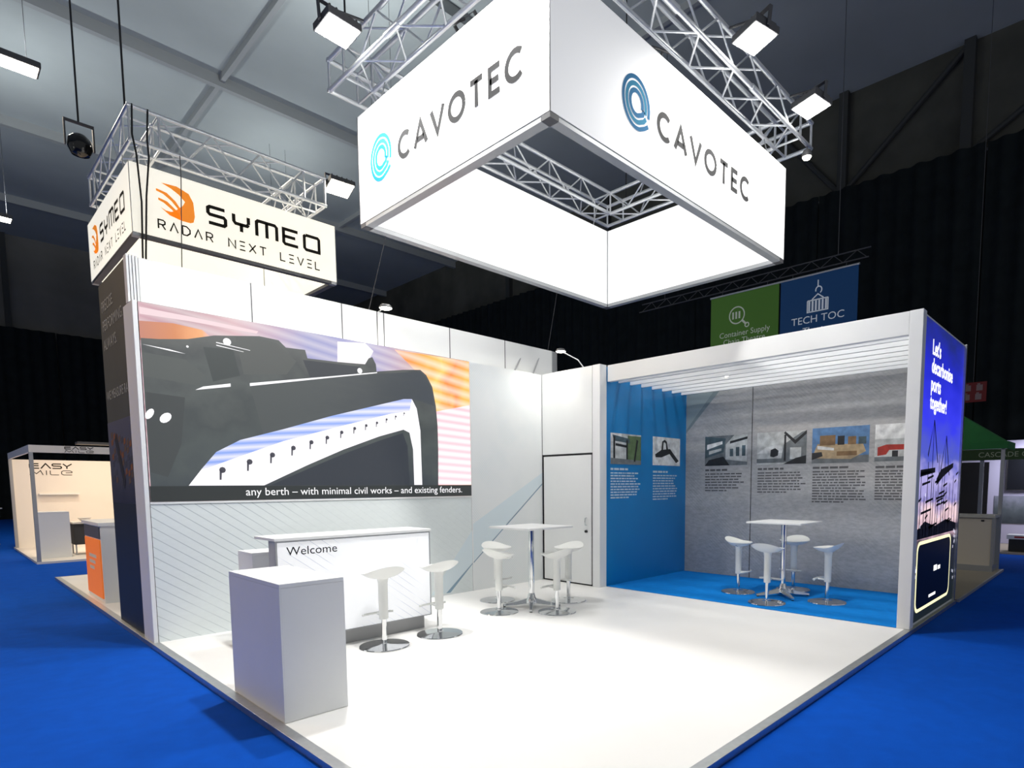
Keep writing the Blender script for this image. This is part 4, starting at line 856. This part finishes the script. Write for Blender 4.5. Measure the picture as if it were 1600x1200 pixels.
br_ = thing('rigging_bar', 'thin dark rigging truss above the two banners', 'truss', (15.05,5.7,7.5))
for x, z in ((15.05,7.34),(15.2,7.62)): rod('chord', (x,10.5,z), (x,3.4,z), .018, lamp_body, br_)
for k in (4.2, 9.6): rod('hanger', (15.2,k,7.62), (15.2,k,15.2), .01, lamp_body, br_)
for k in range(12): rod('brace', (15.05,10.4-.58*k,7.34), (15.2,10.4-.58*k-.29,7.62), .010, lamp_body, br_); rod('brace', (15.2,10.4-.58*k-.29,7.62), (15.05,10.4-.58*(k+1),7.34), .010, lamp_body, br_)

# ------------------------------------------------------------------ drapes and hall lamps
def drape(name, p0, p1, z1, n, label, group):
    p0, p1 = Vector(p0), Vector(p1); d = p1-p0; L = d.length; d.normalize(); nn = Vector((-d.y, d.x, 0)); m = MB(); vs = []; K = n*8
    for i in range(K+1):
        s_ = L*i/K; q = p0+d*s_+nn*(.07*math.sin(2*PI*i/8)+.03*math.sin(i*.37))
        vs += [(q.x,q.y,ZF+.01), (q.x,q.y,z1)]
    k = len(vs); back = [(a+nn.x*.02, b+nn.y*.02, c_) for a, b, c_ in vs]
    fs = [(2*i,2*i+2,2*i+3,2*i+1) for i in range(K)]+[(k+2*i,k+2*i+1,k+2*i+3,k+2*i+2) for i in range(K)]+[(2*i+1,2*i+3,k+2*i+3,k+2*i+1) for i in range(K)]
    m._add(vs+back, fs); o = m.build(name, drape_m, smooth=True); tag(o, label, 'drape', group)
for i in range(9): drape('hall_drape', (21.0,32-5*i-.02,0), (21.0,27-5*i+.02,0), 11.9, 9, 'black pleated drape in the row along the right side of the hall', 'black drapes along the right wall')
for i in range(6): drape('hall_drape', (-6+5*i+.02,42.4,0), (-1+5*i-.02,42.4,0), 10.2, 9, 'black pleated drape in the row across the far end of the hall', 'black drapes across the far end')
def bay(x, y, z, lab, l=.75, en=300, up=1200, aim=None, col=(1,.86,.68), spread=160):
    t = thing('hall_lamp', lab, 'lamp', (x,y,z), group='hall lamps')
    B(x-l/2-.04,y-.24,z, x+l/2+.04,y+.24,z+.12).build('housing', lamp_body, t, bevel=.02); B(x-l/2,y-.21,z-.012, x+l/2,y+.21,z).build('lens', lens_w, t)
    B(x-l/2,y-.11,z+.12, x+l/2,y+.11,z+.13).build('added_upper_lens', lens_w, t)  # glowing strip added to go with the uplight
    for a in (-l/3, l/3): rod('hanger', (x+a,y,z+.12), (x+a,y,15.2), .006, lamp_body, t)
    light('SPOT', 'lamp_beam', (x,y,z-.05), en, col, t, aim or (x,y,0), spot_size=math.radians(spread), spot_blend=.6, shadow_soft_size=.2)
    light('SPOT', 'added_uplight', (x,y,z+.2), up, (.90,.97,1.), t, (x,y,15), spot_size=math.radians(176), spot_blend=.3, shadow_soft_size=.3)  # upward beam added to brighten the ceiling
bay(.10,14.8,9.95, 'bright hall lamp at the upper left edge', .9, 1500, 240)
bay(.62,24.6,10.05, 'dimmer hall lamp lower on the left edge', .5, 700, 700)
bay(-8.0,8.5,8.0, 'added fill lamp over the left aisle, out of view', .9, 1000, 300)  # added lamp out of view, lifts the left side and ceiling
bay(-5.5,10.5,6.5, 'added warm fill lamp over the left aisle, out of view', .6, 900, 60, (0,7.4,1.2), (1,.66,.36), 75)  # made-up lamp that warms the end post and dark side panel
bay(7.5,13.5,10.6, 'added fill lamp hidden behind the large sign, brightening the ceiling', .9, 500, 800)  # unseen lamp added for its light on the ceiling
bay(9.0,24.0,10.6, 'added fill lamp hidden behind the cream sign, brightening the far ceiling', .9, 300, 420)  # another hidden lamp, put in to lift the dark far ceiling
t = thing('moving_head_lamp', 'dark round lamp with bright glints hanging in the upper left', 'lamp', (.7,12,7.62))
MB().lathe([(.02,7.40),(.13,7.44),(.18,7.55),(.17,7.68),(.10,7.76),(.03,7.78)], .70, 12, 24).build('head', mat('glossy_black',(.01,.01,.01),.08), t, smooth=True)
for a in (-1, 1): B(.70+a*.2-.012,11.97,7.55, .70+a*.2+.012,12.03,7.95).build('yoke_arm', lamp_body, t)
B(.49,11.97,7.95, .91,12.03,7.98).build('yoke_bar', lamp_body, t); rod('hanger', (.70,12,7.98), (.70,12,15.15), .015, black, t)
stool0.name = 'bar_stool'
